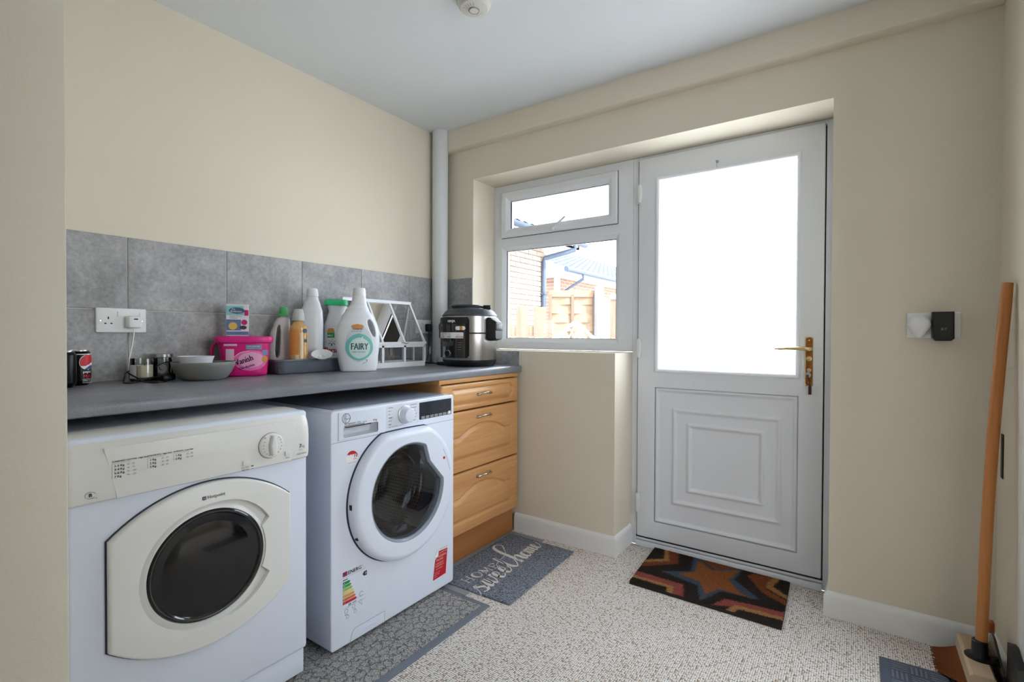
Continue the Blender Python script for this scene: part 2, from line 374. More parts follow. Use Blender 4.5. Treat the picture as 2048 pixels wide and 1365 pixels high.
# ================================================================ THE ROOM
XR, D, H = 2.545, 2.32, 2.335
m = M().box(-.15, 5.1, -3.75, 2.53, -.12, 0); ST(build(m, 'floor', carpet_m, None, False))
m = M().box(-.15, 5.1, -3.75, 2.62, H, H + .15); ST(build(m, 'ceiling', ceil_m, None, False))
wl = ST(build(M().box(-.15, 0, -3.6, 2.62, 0, H), 'wall_left', paint, None, False))
wb = M().box(0, .255, D, 2.62, 0, H).box(.255, 2.065, D, 2.62, 2.035, H).box(2.065, XR, D, 2.62, 0, H).box(.255, 1.163, D, 2.62, 0, 1.014)
wb = ST(build(wb, 'wall_back', paint, None, False))
wr = M().box(XR, XR + .12, -3.6, .93, 0, H).box(XR, XR + .12, 1.872, 2.62, 0, H).box(XR, XR + .12, .93, 1.872, 2.06, H)
ST(build(wr, 'wall_right', paint, None, False))
ST(build(M().box(-.15, XR + .15, -3.75, -3.6, 0, H), 'wall_hall', paint, None, False))
ST(build(M().box(4.3, 4.45, -.5, 2.62, 0, H).box(XR + .12, 4.3, -.5, -.35, 0, H).box(XR + .12, 4.3, 2.47, 2.62, 0, H), 'wall_next_room', paint, None, False))
# nib wall beside the doorway the camera looks through, with its timber lining
ST(build(M().box(0, .885, .10, .285, 0, H), 'wall_front', paint, None, False))
ST(build(M().box(.885, .902, .08, .2985, 0, H, .003), 'trim_1', lining_m, None))
# right-hand door casing, just inside the frame
ST(build(M().box(XR - .014, XR, 1.870, 1.955, .22, 2.13, .004).box(XR - .014, XR, .85, .932, 0, 2.13, .004).box(XR - .014, XR, .932, 1.870, 2.05, 2.13, .004).box(XR, XR + .12, 1.860, 1.872, 0, 2.06).box(XR, XR + .12, .93, .942, 0, 2.06), 'trim_2', gloss_w, None))
# boxed-in lintel along the top of the back wall
m = M(); f = lambda x: [Vector((x, 2.32, 2.218)), Vector((x, 2.272, 2.218)), Vector((x, 2.266, 2.221)), Vector((x, 2.2635, 2.228)), Vector((x, 2.2635, H)), Vector((x, 2.32, H))]
m.loft([f(.0), f(XR)]); ST(build(m, 'trim_3', paint, None))
m = M().box(XR - .05, XR, 1.2, 2.2635, 2.25, H, .006); ST(build(m, 'trim_4', paint, None))
# skirting
def skirt_prof(): return [(0, 0), (.015, 0), (.015, .078), (.013, .088), (.008, .096), (.003, .1), (0, .1)]
def skirt(name, path):                                            # path of (x, y) with inward normals
    m = M(); L = []
    for (x, y), (nx, ny) in path: L.append([Vector((x + nx * d, y + ny * d, z)) for d, z in skirt_prof()])
    m.loft(L, True, True); return ST(build(m, name, gloss_w, None))
skirt('baseboard_back', [((.57, D), (0, -1)), ((1.163, D), (1, -1)), ((1.163, 2.529), (1, 0))])
skirt('baseboard_back', [((2.065, 2.529), (-.3, 0)), ((2.065, D), (-1, -1)), ((XR, D), (-1, -1)), ((XR, 1.956), (-1, 0))])
# wall tiles, each its own piece
g = M().box(0, .005, .30, 2.315, .934, 1.446); build(g, 'grout', grout_m, wl, False)
g = M().box(.0, .255, D - .005, D, .934, 1.446).box(.255, .595, D - .005, D, .934, 1.0138); build(g, 'grout', grout_m, wb, False)
def tile(y0, y1, z0, z1, fr, par): build(M().box(y0, y1, z0, z1, 0, .008, .0015, fr, 1), 'tile', tile_m, par)
for k in range(-1, 6):
    a, b = .678 + .3397 * (k - 1) + .002, .678 + .3397 * k - .002
    if k < 1: a, b = max(.301, .678 + .3397 * (k - 1) + .002), .678 + .3397 * k - .002
    a = max(a, .301); b = min(b, 2.310)
    if b - a < .02: continue
    tile(a, b, 1.189, 1.446, FX(0), wl); tile(a, b, .936, 1.185, FX(0), wl)
tile(.009, .034, 1.189, 1.446, FY(D), wb); tile(.038, .254, 1.189, 1.446, FY(D), wb); tile(.009, .034, .936, 1.185, FY(D), wb); tile(.038, .254, .936, 1.185, FY(D), wb)
tile(.258, .594, .936, 1.0138, FY(D), wb)
# soil pipe in the corner
o = build(M().lathe([(.047, .9345), (.047, 1.9), (.0475, H)], (.058, 2.243, 0), 32), 'soil_pipe', pipe_m); tag(o, 'white-painted vertical pipe filling the corner left of the window, from worktop to ceiling', 'pipe')

# ---------------------------------------------------------------- window
FW = FY(2.53)
win = SE('window_1', (.71, 2.56, 1.018))
m = M(); U0, U1, V0, V1 = .256, 1.172, 1.018, 2.034
m.plate([(U0, V0), (U1, V0), (U1, V1), (U0, V1)], -.06, 0, FW, [[(.312, 1.056), (1.098, 1.056), (1.098, 1.655), (.312, 1.655)], [(.316, 1.703), (1.088, 1.703), (1.088, 1.991), (.316, 1.991)]], b=.003)
build(m, 'window_frame', upvc, win)
m = M().ring((.312, 1.098, 1.056, 1.655), [(0, -.03), (0, .0005), (.004, .001), (.024, -.014), (.028, -.02), (.028, -.045)], FW); build(m, 'glazing_bead', upvc, win)
build(M().ring((.338, 1.072, 1.082, 1.629), [(0, -.02), (.004, -.02), (.004, -.03)], FW), 'rubber_seal', seal, win)
build(M().box(.316, 1.094, 1.06, 1.651, -.034, -.030, 0, FW), 'pane', clear, win, False)
sash = build(M().ring((.319, 1.085, 1.706, 1.988), [(0, -.04), (0, .012), (.004, .016), (.03, .016), (.034, .014), (.052, -.002), (.058, -.008), (.058, -.04)], FW), 'sash', upvc, win)
build(M().ring((.3165, 1.0875, 1.7035, 1.9905), [(-.0005, .001), (.0035, .0012), (.0035, -.02)], FW), 'rubber_seal', seal, win)
build(M().ring((.374, 1.03, 1.761, 1.933), [(0, -.008), (.003, -.008), (.003, -.02)], FW), 'rubber_seal', seal, sash)
build(M().box(.372, 1.032, 1.757, 1.937, -.024, -.020, 0, FW), 'pane', clear, sash, False)
m = M().plate(rrect(.672, .722, 1.712, 1.728, .007), .016, .024, FW, b=.003).lathe([(.009, 0), (.009, .022), (.007, .026)], (.70, 1.72, .018), 16, FW)
m.tube([FW(.70, 1.72, .04), FW(.73, 1.738, .046), FW(.765, 1.757, .05), FW(.79, 1.775, .05)], [.007, .0068, .0065, .006], 10)
build(m, 'window_handle', whitep, sash)

# ---------------------------------------------------------------- back door
FDr = FY(2.53)
door = SE('door_1', (1.62, 2.56, 0))
m = M().plate([(1.172, .0), (2.064, .0), (2.064, 2.034), (1.172, 2.034)], -.06, 0, FDr, [[(1.2, .044), (2.036, .044), (2.036, 2.014), (1.2, 2.014)]], b=.003)
build(m, 'door_frame', upvc, door)
build(M().box(1.201, 2.035, .001, .03, .001, .018, .003, FDr).box(1.201, 2.035, .036, .045, .001, .012, .001, FDr), 'threshold', upvc, door)
build(M().box(1.1995, 2.0365, .044, .053, -.03, .004, 0, FDr).box(2.030, 2.0365, .05, 2.016, -.03, -.022, 0, FDr).box(1.1995, 1.208, .05, 2.016, -.03, -.022, 0, FDr).box(1.2, 2.036, 2.012, 2.022, -.03, -.022, 0, FDr), 'draught_seal', seal, door, False)
LF = FY(2.522)
leafm = M().plate(rrect(1.207, 2.031, .054, 2.019, .003, 1), -.05, .006, LF, [[(1.300, .918), (1.941, .918), (1.941, 1.912), (1.300, 1.912)], [(1.298, .142), (1.94, .142), (1.94, .838), (1.298, .838)]], b=.004)
leaf = build(leafm, 'door_leaf', upvc, door)
build(M().ring((1.298, 1.943, .916, 1.914), [(0, 0), (0, .010), (.003, .0115), (.008, .010), (.017, .001), (.0185, -.02)], LF), 'glazing_bead', upvc, leaf)
build(M().box(1.302, 1.939, .920, 1.910, -.020, -.014, 0, LF), 'pane', obscure, leaf, False)
def mould(d, wd, hh):                                              # ogee bead seen from the edge, d measured inwards
    if d < 0 or d > wd: return 0
    t = d / wd; return hh * (math.sin(PI * t) ** .7) * (1 if .3 < t < .62 else .72)
def panel_h(u, v):
    d = min(u - 1.298, 1.94 - u, v - .142, .838 - v); d1 = min(u - 1.386, 1.877 - u, v - .249, .737 - v); d2 = min(u - 1.457, 1.808 - u, v - .321, .668 - v)
    h = -.004 + mould(d, .022, .012) + mould(d1, .024, .010) + mould(d2, .022, .009)
    if d2 > .022: h -= .003
    return h
build(M().hfield(1.298, 1.94, .142, .838, 160, 172, panel_h, LF, -.03), 'door_panel', upvc, leaf, angle=80)
for k, z in enumerate((1.84, 1.038, .227)):
    hx = 1.198
    hg = build(M().plate([(hx - .004, z - .05), (hx + .014, z - .05), (hx + .014, z + .05), (hx - .004, z + .05)], 0, .011, FDr, b=.003), 'hinge', whitep, door)
    build(M().plate([(hx + .006, z - .047), (hx + .021, z - .05), (hx + .026, z - .02), (hx + .027, z), (hx + .026, z + .02), (hx + .021, z + .05), (hx + .006, z + .047)], .008, .026, FDr, b=.005), 'hinge_cover', whitep, hg)
    build(M().box(hx + .0042, hx + .0075, z - .045, z - .028, .009, .0135, 0, FDr).box(hx + .0042, hx + .0075, z + .028, z + .045, .009, .0135, 0, FDr), 'hinge_slot', seal, hg, False)
pl = build(M().plate(rrect(1.966, 1.992, .888, 1.098, .012), .006, .014, LF, b=.004), 'handle_plate', brass_d, door)
build(M().ring((1.9655, 1.9925, .8878, 1.0982), [(0, .006), (-.0015, .009), (.003, .0125)], LF), 'plate_edge', brass, pl)
m = M().lathe([(.013, 0), (.013, .012), (.010, .02), (.009, .045)], (1.979, 1.048, .013), 20, LF)
m.tube([LF(1.979, 1.048, .056), LF(1.965, 1.049, .062), LF(1.94, 1.05, .063), LF(1.90, 1.049, .06), LF(1.87, 1.047, .058), LF(1.85, 1.0465, .057)], [.0105, .0115, .0105, .008, .0065, .004], 12, flat=.8)
build(m, 'handle_lever', brass, door)
m = M().lathe([(.011, 0), (.011, .004), (.006, .006)], (1.979, 1.005, .013), 18, LF).lathe([(.009, 0), (.009, .006), (.005, .007)], (1.979, .955, .013), 18, LF).lathe([(.003, 0), (.003, .003)], (1.979, 1.085, .012), 10, LF).lathe([(.003, 0), (.003, .003)], (1.979, .9, .012), 10, LF)
build(m, 'lock_cylinder', brass, door)
ky = M().plate(circ(1.976, .935, .012, 20), .02, .023, LF, [circ(1.974, .93, .006, 14)]).plate([(1.977, .945), (1.981, .945), (1.981, .962), (1.977, .962)], .014, .03, LF)
ky = build(ky, 'door_key', chrome); tag(ky, 'metal key in the lock of the white back door', 'key')
m = M().tube([LF(1.976, .925, .024), LF(1.983, .91, .026), LF(1.98, .896, .024), LF(1.985, .885, .022)], .002, 6)
m.box(1.978, 1.99, .850, .888, .017, .026, .003, LF)
o = build(m, 'key_fob', pm('dark_leather', (52, 24, 20), .5)); tag(o, 'dark red-brown fob hanging from the key in the back door', 'fob')
m = M().lathe([(.007, 0), (.0065, .003), (.003, .005), (.0025, .012), (.004, .014)], (1.593, 1.935, .006), 16, LF).tube([LF(1.593, 1.935, .018), LF(1.5935, 1.92, .02), LF(1.594, 1.903, .018)], .0012, 6)
o = build(m, 'suction_hook', pm('clear_grey_plastic', (150, 160, 175), .3)); tag(o, 'tiny grey suction hook stuck above the frosted door glass', 'hook')

# ================================================================ OUTSIDE
o = build(M().box(-40, 40, 2.63, 60, -.35, -.15), 'ground', pm('pale_paving', (200, 198, 192), .9, nscale=2, var=.1), None, False); ST(o)
nb = T('brick_building', 'pale brick bungalow wing with white eaves just outside the window, left', 'building', (-3, 6, -.15))
build(M().box(-4.5, -1.825, 3.0, 6.57, -.15, 2.42), 'mortar_wall', pm('mortar', (160, 152, 144), .95, var=.05, bump=.3), nb, False)
bm0 = M().box(0, .1075 * 2, -.0, .065, 0, .02, .003, lambda u, v, w: Vector((w, u, v)), 1); me_b = None
FN = FX(-1.825)
def brick_mesh(L):
    mm = M().box(0, L, 0, .065, 0, .022, .003, lambda u, v, w: Vector((w, u, v)), 1); bmesh.ops.recalc_face_normals(mm.bm, faces=mm.bm.faces)
    me = bpy.data.meshes.new('brick'); mm.bm.to_mesh(me); mm.bm.free(); me.materials.append(onebrick); return me
full, half = brick_mesh(.215), brick_mesh(.1025)
for r in range(21):
    z = .87 + r * .075; y = 6.57 - (0 if r % 2 else .1125)
    if r % 2 == 0: 
        o = bpy.data.objects.new('brick', half); COL.objects.link(o); o.parent = nb; o.location = Vector((-1.825, 6.4665, z)) - WL[nb.name]
    k = 0
    while True:
        y1 = y - k * .225; y0 = y1 - .215
        if y0 < 5.0: break
        o = bpy.data.objects.new('brick', full); COL.objects.link(o); o.parent = nb; o.location = Vector((-1.825, y0, z)) - WL[nb.name]; k += 1
bm0.bm.free()
whiteext = pm('white_exterior', (196, 200, 206), .6)
build(M().box(-1.83, -1.44, 3.0, 7.0, 2.44, 2.47).box(-1.46, -1.44, 3.0, 7.02, 2.44, 2.58).box(-3.1, -1.44, 6.98, 7.02, 2.44, 2.62), 'fascia', whiteext, nb, False)
roofm = pm('grey_roof_tile', (62, 68, 80), .9, var=.2, nscale=20)
rt_ = M()
for i in range(12):
    x = -1.42 - i * .26; z = 2.56 + i * .105
    for j in range(24): y = 2.9 + j * .175; rt_.loft([[Vector((x + .02, y + k * .035, z + .022 * math.sin(PI * k / 4))) for k in range(5)], [Vector((x - .29, y + k * .035, z + .11 + .022 * math.sin(PI * k / 4))) for k in range(5)]], False, False, False)
tag(build(rt_, 'roof_tiles', roofm, nb), kind='stuff')
gut = M()
gut.loft([[Vector((-1.375 + .055 * math.cos(a), y, 2.53 + .055 * math.sin(a))) for a in [PI + PI * k / 8 for k in range(9)]] + [Vector((-1.375 + .05 * math.cos(a), y, 2.53 + .05 * math.sin(a))) for a in [2 * PI - PI * k / 8 for k in range(9)]] for y in (3.0, 7.1)], True, True)
gut.loft([[Vector((-1.375 + .055 * math.cos(a), y, 2.53 + .055 * math.sin(a))) for a in [PI + PI * k / 8 for k in range(9)]] for y in (7.095, 7.1)], True, True)
greypl = pm('grey_downpipe', (60, 72, 92), .5)
build(gut, 'gutter', greypl, nb)
build(M().tube([(-1.375, 6.75, 2.49), (-1.375, 6.75, 2.40), (-1.76, 6.50, 2.27), (-1.765, 6.49, 2.2), (-1.765, 6.49, -.1)], .036, 12).box(-1.81, -1.72, 6.44, 6.54, 1.72, 1.74).box(-1.81, -1.72, 6.44, 6.54, .82, .84), 'downpipe', greypl, nb)
# bungalow further off
fb = T('brick_bungalow', 'far low brick bungalow with grey tiled roof seen beyond the garden fence', 'building', (-6, 13, -.15))
wallx = -3.3
build(M().box(-9, wallx, 9.6, 26, -.15, 2.42), 'wall', brickwall_m, fb, False)
build(M().box(-9, wallx + .35, 9.3, 26, 2.38, 2.5).box(wallx - .05, wallx + .03, 9.55, 9.68, -.1, 2.4), 'fascia', whiteext, fb, False)
rf = M()
for i in range(14):
    x = wallx + .42 - i * .27; z = 2.52 + i * .115
    for j in range(56): y = 9.2 + j * .3; rf.loft([[Vector((x, y + k * .06, z + .03 * math.sin(PI * k / 4))) for k in range(5)], [Vector((x - .3, y + k * .06, z + .12 + .03 * math.sin(PI * k / 4))) for k in range(5)]], False, False, False)
tag(build(rf, 'roof_tiles', roofm, fb), kind='stuff')
build(M().tube([(wallx + .44, 9.2, 2.5), (wallx + .44, 26, 2.5)], .055, 10), 'gutter', greypl, fb)
build(M().tube([(wallx + .44, 10.0, 2.46), (wallx + .44, 10.0, 2.36), (wallx + .06, 9.85, 2.1), (wallx + .05, 9.85, -.1)], .034, 8), 'downpipe', greypl, fb)
for y0 in (11.2, 13.4):
    wf = build(M().ring((y0, y0 + 1.2, 1.0, 2.1), [(0, 0), (0, .03), (.07, .03), (.07, 0)], FX(wallx)), 'window', whiteext, fb)
    build(M().box(y0 + .06, y0 + 1.14, 1.06, 2.04, 0, .012, 0, FX(wallx)), 'pane', pm('far_pane', (150, 160, 170), .1), wf, False)
# fences
def hslats(root, A, B, z0, z1, n, thick=.02):
    A = Vector(A); B = Vector(B); d = (B - A).normalized(); nn = Vector((d.y, -d.x, 0)); L = (B - A).length; hh = (z1 - z0) / n
    f = lambda u, v, w: A + d * u + nn * w + Vector((0, 0, v))
    for i in range(n):
        mm = M(); K = 12; L1 = []
        for k in range(K + 1):
            u = L * k / K; wob = .012 * math.sin(k * 1.1 + i * 2.3); L1.append([f(u, z0 + hh * i + wob * .4, .006 + wob), f(u, z0 + hh * i + wob * .4, .018 + wob), f(u, z0 + hh * (i + 1) + .012 + wob * .4, .004 + wob), f(u, z0 + hh * (i + 1) + .012 + wob * .4, -.006 + wob)])
        mm.loft(L1); build(mm, 'slat', fence_m, root)
    return f, L
wp = T('slatted_fence', 'waney-lap wooden fence panel of wavy horizontal slats beside the grey downpipe', 'fence', (-1.47, 6.9, -.15))
f, L = hslats(wp, (-1.80, 6.70, 0), (-1.21, 7.12, 0), -.1, 1.72, 13)
build(M().box(0, L, 1.70, 1.80, -.02, .045, 0, f), 'rail', fence_m, wp, False)
for u in (0, L * .5 - .02, L - .045): build(M().box(u, u + .045, -.1, 1.74, .025, .05, 0, f), 'batten', fence_v, wp, False)
po = build(M().box(-1.17, -1.06, 7.0, 7.11, -.15, 1.86, .006), 'fence_post', pm('whitewashed_post', (120, 120, 124), .8, var=.04)); tag(po, 'pale thick fence post standing between slatted panel and upright-board fence', 'post')
cf = T('board_fence', 'wooden fence of upright boards at the right of the window view', 'fence', (-.5, 7.7, -.15))
A = Vector((-1.10, 7.45, 0)); B = Vector((.9, 8.95, 0)); d = (B - A).normalized(); nn = Vector((d.y, -d.x, 0)); ff = lambda u, v, w: A + d * u + nn * w + Vector((0, 0, v))
for i in range(24): build(M().box(i * .104, i * .104 + .096, -.12, 1.68 + .004 * (i % 3), .003 * (i % 2), .018 + .003 * (i % 2), 0, ff), 'board', fence_v, cf, False)
build(M().box(0, 2.5, 1.0, 1.07, .02, .06, 0, ff).box(0, 2.5, .2, .27, .02, .06, 0, ff), 'rail', fence_m, cf, False)
build(M().box(0, 2.5, 1.69, 1.76, -.02, .05, 0, ff), 'capping', whiteext, cf, False)
pk = T('picket_fence', 'low picket gate of broad wooden boards below the brick wall outside', 'fence', (-.62, 4.15, -.15))
A2 = Vector((-1.14, 3.80, 0)); B2 = Vector((-.42, 4.31, 0)); d2 = (B2 - A2).normalized(); n2 = Vector((d2.y, -d2.x, 0)); f2 = lambda u, v, w: A2 + d2 * u + n2 * w + Vector((0, 0, v))
L = (B2 - A2).length
for i in range(5): build(M().box(L - .13 - i * .175, L - .005 - i * .175, -.1, 1.385 + .003 * (i % 2), .03, .05, .002, f2), 'picket', fence_v, pk)
for z in (1.09, .2): build(M().box(-.1, L + .0, z, z + .10, .0, .03, .002, f2), 'rail', fence_m, pk)
# curved white trellis
tr = T('arched_trellis', 'white trellis panel with a curved top rail low in the window view', 'trellis', (.07, 4.05, -.15))
A3 = Vector((-.28, 3.79, 0)); d3 = (Vector((.24, 4.15, 0)) - A3).normalized(); n3 = Vector((d3.y, -d3.x, 0)); f3 = lambda u, v, w: A3 + d3 * u + n3 * w + Vector((0, 0, v))
def top(u): t = (u - .0) / .66; return 1.055 + .165 * math.exp(-((t - .62) / .2) ** 2) + .02 * math.exp(-((t - .12) / .08) ** 2)
mm = M(); mm.loft([[f3(u, top(u) - .025, -.015), f3(u, top(u) + .01, -.015), f3(u, top(u) + .01, .02), f3(u, top(u) - .025, .02)] for u in [.66 * k / 40 for k in range(41)]]); build(mm, 'top_rail', whiteext, tr)
mm = M()
for s_ in (-1, 1):
    for i in range(-12, 26):
        pts = []
        for k in range(30):
            v = .3 + k * .032; u = .05 * i + s_ * (v - .3) * .45
            if 0 <= u <= .66 and v < top(u) - .01: pts.append(f3(u, v, .004 * s_))
        if len(pts) > 1: mm.tube(pts, .006, 4)
tag(build(mm, 'lattice', whiteext, tr), kind='stuff')
build(M().box(0, .035, -.15, top(.02), -.015, .02, 0, f3).box(.625, .66, -.15, top(.64), -.015, .02, 0, f3).box(0, .66, .28, .32, -.015, .02, 0, f3), 'frame', whiteext, tr, False)

# ================================================================ WORKTOP AND DRAWER UNIT
WT = .934
prof = [(.012, .897), (.606, .897), (.61, .900), (.611, .915), (.610, .926), (.606, .9315), (.599, .934), (.012, .934)]
m = M().loft([[Vector((x, y, z)) for x, z in prof] for y in (.3, 2.312)]); o = build(m, 'worktop', top_m)
tag(o, 'long grey speckled laminate worktop running over the machines and drawers', 'worktop')
cab = T('drawer_unit', 'honey oak kitchen drawer unit of three drawers at the end of the worktop', 'cabinet', (.3, 1.97, 0))
Y0, Y1 = 1.668, 2.292
build(M().box(.03, .585, Y0, Y0 + .018, .14, .895).box(.03, .585, Y1 - .018, Y1, .14, .895).box(.03, .585, Y0 + .018, Y1 - .018, .14, .158).box(.03, .04, Y0 + .018, Y1 - .018, .158, .895), 'carcass', oak, cab, False)
build(M().box(.04, .598, Y0 - .008, Y1 + .004, .874, .896, .003), 'top_rail', oak, cab)
build(M().box(.54, .558, Y0, 2.305, .0, .14), 'plinth', oak_d, cab, False)
def sdbox(u, v, cu, cv, hu, hv, r=0):
    dx, dy = abs(u - cu) - hu + r, abs(v - cv) - hv + r
    return math.hypot(max(dx, 0), max(dy, 0)) + min(max(dx, dy), 0) - r
def edge_r(u, v, u0, u1, v0, v1, r=.008, h=.018):                  # rounded outer edge of a front
    d = min(u - u0, u1 - u, v - v0, v1 - v); return h if d > r else h - r + math.sqrt(max(0, r * r - (r - d) ** 2))
def groove(d):                                                    # d < 0 inside the raised field
    if d > .006: return 0
    if d > 0: return -.0095 * (1 - d / .006)
    if d > -.020: return -.0095 + .0115 * (-d / .020)
    return .002
UC, UH = (Y0 + Y1) / 2, (Y1 - Y0) / 2
def top_front(u, v, v0, v1):
    cv = (v0 + v1) / 2; d = sdbox(u, v, UC, cv, UH - .055, .036)
    for su in (-1, 1):
        for sv in (-1, 1): d = max(d, .022 - math.hypot(u - (UC + su * (UH - .055)), v - (cv + sv * .038)))
    return d
def arch_front(u, v, v0, v1):
    x = (u - UC) / (UH - .07); topz = v1 - .075 - .085 * (min(1, abs(x)) ** 2 if abs(x) < .75 else .5625 + .12 * (min(1, abs(x)) - .75))
    dt = (v - topz) * .9; return max(dt, abs(u - UC) - (UH - .07), v0 + .058 - v)
def front(name, v0, v1, shape, hz):
    dr = build(M().hfield(Y0 + .001, Y1 - .001, v0, v1, 110, int((v1 - v0) / .004), lambda u, v: edge_r(u, v, Y0 + .001, Y1 - .001, v0, v1) + groove(shape(u, v, v0, v1)), FX(.586), 0), name, oak, cab, angle=70)
    c = UC + .0; F = FX(.604)
    pts = [F(c - .052, hz - .004, -.002), F(c - .05, hz - .003, .012), F(c - .035, hz + .001, .021), F(c - .012, hz + .003, .024), F(c, hz + .003, .025), F(c + .012, hz + .003, .024), F(c + .035, hz + .001, .021), F(c + .05, hz - .003, .012), F(c + .052, hz - .004, -.002)]
    build(M().tube(pts, [.009, .006, .004, .0045, .0065, .0045, .004, .006, .009], 10), 'drawer_handle', chrome, dr)
front('drawer', .741, .869, top_front, .812); front('drawer', .446, .735, arch_front, .700); front('drawer', .146, .440, arch_front, .404)

# ================================================================ TUMBLE DRYER
dry = T('tumble_dryer', 'white tumble dryer with truncated oval door and black glass, nearest machine', 'tumble dryer', (.42, .635, .011))
DY0, DY1 = .338, .930; DX = .712
build(M().box(.12, DX, DY0, DY1, .10, .862, .012, seg=3), 'casing', appl, dry)
build(M().box(.14, DX - .012, DY0 + .005, DY1 - .005, .020, .10, .006).box(.2, .24, .38, .42, .0125, .03).box(.6, .64, .38, .42, .0125, .03).box(.2, .24, .85, .89, .0125, .03).box(.6, .64, .85, .89, .0125, .03), 'plinth', appl, dry)
# bulging control panel
pp = [(.60, .712), (.715, .712), (.724, .718), (.7275, .735), (.7285, .78), (.727, .812), (.722, .835), (.712, .851), (.695, .860), (.66, .865), (.60, .866)]
def sh(y, k, e): return [Vector((.60 + (x - .60) * k, y, z if z < .80 else z - e)) for x, z in pp]
cp = build(M().loft([sh(DY0 - .002, .9, .012), sh(DY0 + .004, .97, .005), sh(DY0 + .014, 1, 0), sh(DY1 - .030, 1, 0), sh(DY1 - .012, .99, .002), sh(DY1 - .003, .95, .008), sh(DY1 + .001, .88, .02)]), 'control_panel', cream, dry)
PF = FX(.7283)
pnl = build(M().plate([(.428, .716), (.866, .716), (.880, .838), (.403, .838)], -.004, .0008, FX(.7275), b=.002), 'fascia_inset', cream, cp)
PF = FX(.7285)
dl = build(M().lathe([(.037, 0), (.037, .004), (.034, .008), (.033, .0085)], (.800, .774, 0), 40, PF), 'dial', cream, dry)
build(M().plate([(.8 - .006, .747), (.8 + .006, .747), (.8 + .010, .775), (.8 + .004, .805), (.8 - .004, .805), (.8 - .010, .775)], .006, .022, PF, b=.004), 'dial_grip', cream, dl)
mk = M()
for k in range(14): a = PI / 2 - 2 * PI * (k + 2) / 18; mk.text(str(10 * (k + 1)), .8 + .0285 * math.cos(a), .772 + .0285 * math.sin(a), .0055, PF, .0089, 'C')
mk.box(.776, .785, .800, .8025, .0088, .0092, 0, lambda u, v, w: PF(.8 + (u - .8) * .8 - (v - .779) * .3, .774 + (v - .779) * .8 + (u - .8) * -.35 + .002, w))
build(mk, 'dial_marks', pgry, dl, False)
mk = M().tube([PF(.8 + .0375 * math.cos(a), .774 + .0375 * math.sin(a), .0006) for a in [2 * PI * k / 40 for k in range(41)]], .0006, 4); build(mk, 'dial_gap', pgry, cp)
for u, v in ((.727, .737), (.853, .741)): build(M().box(u - .0095, u + .0095, v - .007, v + .007, -.001, .004, .0015, PF), 'button', cream, cp)
mk = M(); g_ = M(); W_ = .0007
def col(u, head, sub, rows):
    mk.text(head, u, .8015, .0054, PF, W_, sx=.9, bold=.0003); mk.rflat(u, u + .036, .7985, .7989, W_, PF); mk.rflat(u, u + .0004, .7985 - .0084 * len(rows), .7985, W_, PF)
    for i, (a, b) in enumerate(rows): mk.text(a, u + .004, .7905 - i * .0084, .0074, PF, W_, bold=.0005); g_.text(b, u + .029, .791 - i * .0084, .0055, PF, W_)
col(.418, 'STANDARD COTTON - High Heat', '', [('1-2 Kg', '20 - 45'), ('3-4 Kg', '45 - 70'), ('5-6 Kg', '70 - 100'), ('7 Kg', '90 - 120')])
col(.489, 'SYNTHETICS - High Heat', '', [('1 Kg', '20 - 30'), ('2 Kg', '30 - 40'), ('3 Kg', '40 - 60')])
col(.545, 'ACRYLICS - Low Heat', '', [('1 Kg', '25 - 40'), ('2 Kg', '40 - 60')])
mk.text('Low Heat', .714, .7235, .0052, PF, W_); mk.text('High Heat', .714, .7165, .0052, PF, W_); mk.rflat(.741, .748, .7235, .7265, W_, PF); mk.rflat(.741, .748, .7170, .7180, W_, PF)
mk.text('Start', .846, .7255, .006, PF, W_)
mk.text('7', .890, .750, .0165, PF, W_, bold=.0006); g_.text('kg', .898, .750, .0115, PF, W_); g_.text('capacity', .888, .742, .0045, PF, W_); mk.text('AQUARIUS', .883, .729, .0066, PF, W_, sx=1.0)
mk.text('B', .378, .7325, .0115, PF, W_, 'C', bold=.0008); g_.text('energy', .380, .7275, .0042, PF, W_)
g_.tube([PF(.378 + .0095 * math.cos(a), .7362 + .0072 * math.sin(a), .0004) for a in [.3 + 2 * PI * .85 * k / 30 for k in range(31)]], .0005, 4)
build(mk, 'lettering', ptxt, cp, False); build(g_, 'lettering', pgry, cp, False)
# door
CYd, CZd = .637, .485; DF = FX(.712)
def arc_pts(n=26):
    R = .34; hw = .2255; zc = .125; out = []
    cz = zc - math.sqrt(R * R - hw * hw); a0 = math.atan2(zc - cz, hw)
    for s_ in (1, -1):
        for k in range(n + 1):
            a = a0 + (PI - 2 * a0) * k / n; x, z = R * math.cos(a), cz + R * math.sin(a)
            out.append((CYd + s_ * x, CZd + s_ * z * (1.04)))
    return out
out_d = arc_pts()
hole = []
for k in range(96):
    a = 2 * PI * k / 96; da = abs((a + PI) % (2 * PI) - PI); r = .162 + .022 * max(0, math.cos(a)) if da > .42 else .1525
    hole.append((CYd - .006 + r * math.cos(a), CZd + r * math.sin(a)))
build(M().plate(inset(out_d, -.0035), -.002, .003, DF), 'door_gap', pm('door_gap_grey', (60, 66, 80), .7), dry)
dd = build(M().plate(out_d, .0, .019, DF, [hole], b=.007), 'door', cream, dry)
build(M().lathe([(.19, .004), (.17, .004), (.158, .008), (.150, .016), (.1465, .017), (.145, .010)], (CYd - .006, CZd, 0), 72, DF, False), 'inner_rim', cream, dd)
gl = build(M().lathe([(.146, .012), (.1445, .016), (.141, .018), (.136, .017), (.131, .011), (.128, .009), (.122, .010), (.112, .012), (.08, .015), (.04, .017), (.001, .0175)], (CYd - .006, CZd, 0), 72, DF), 'glass', blackg, dd)
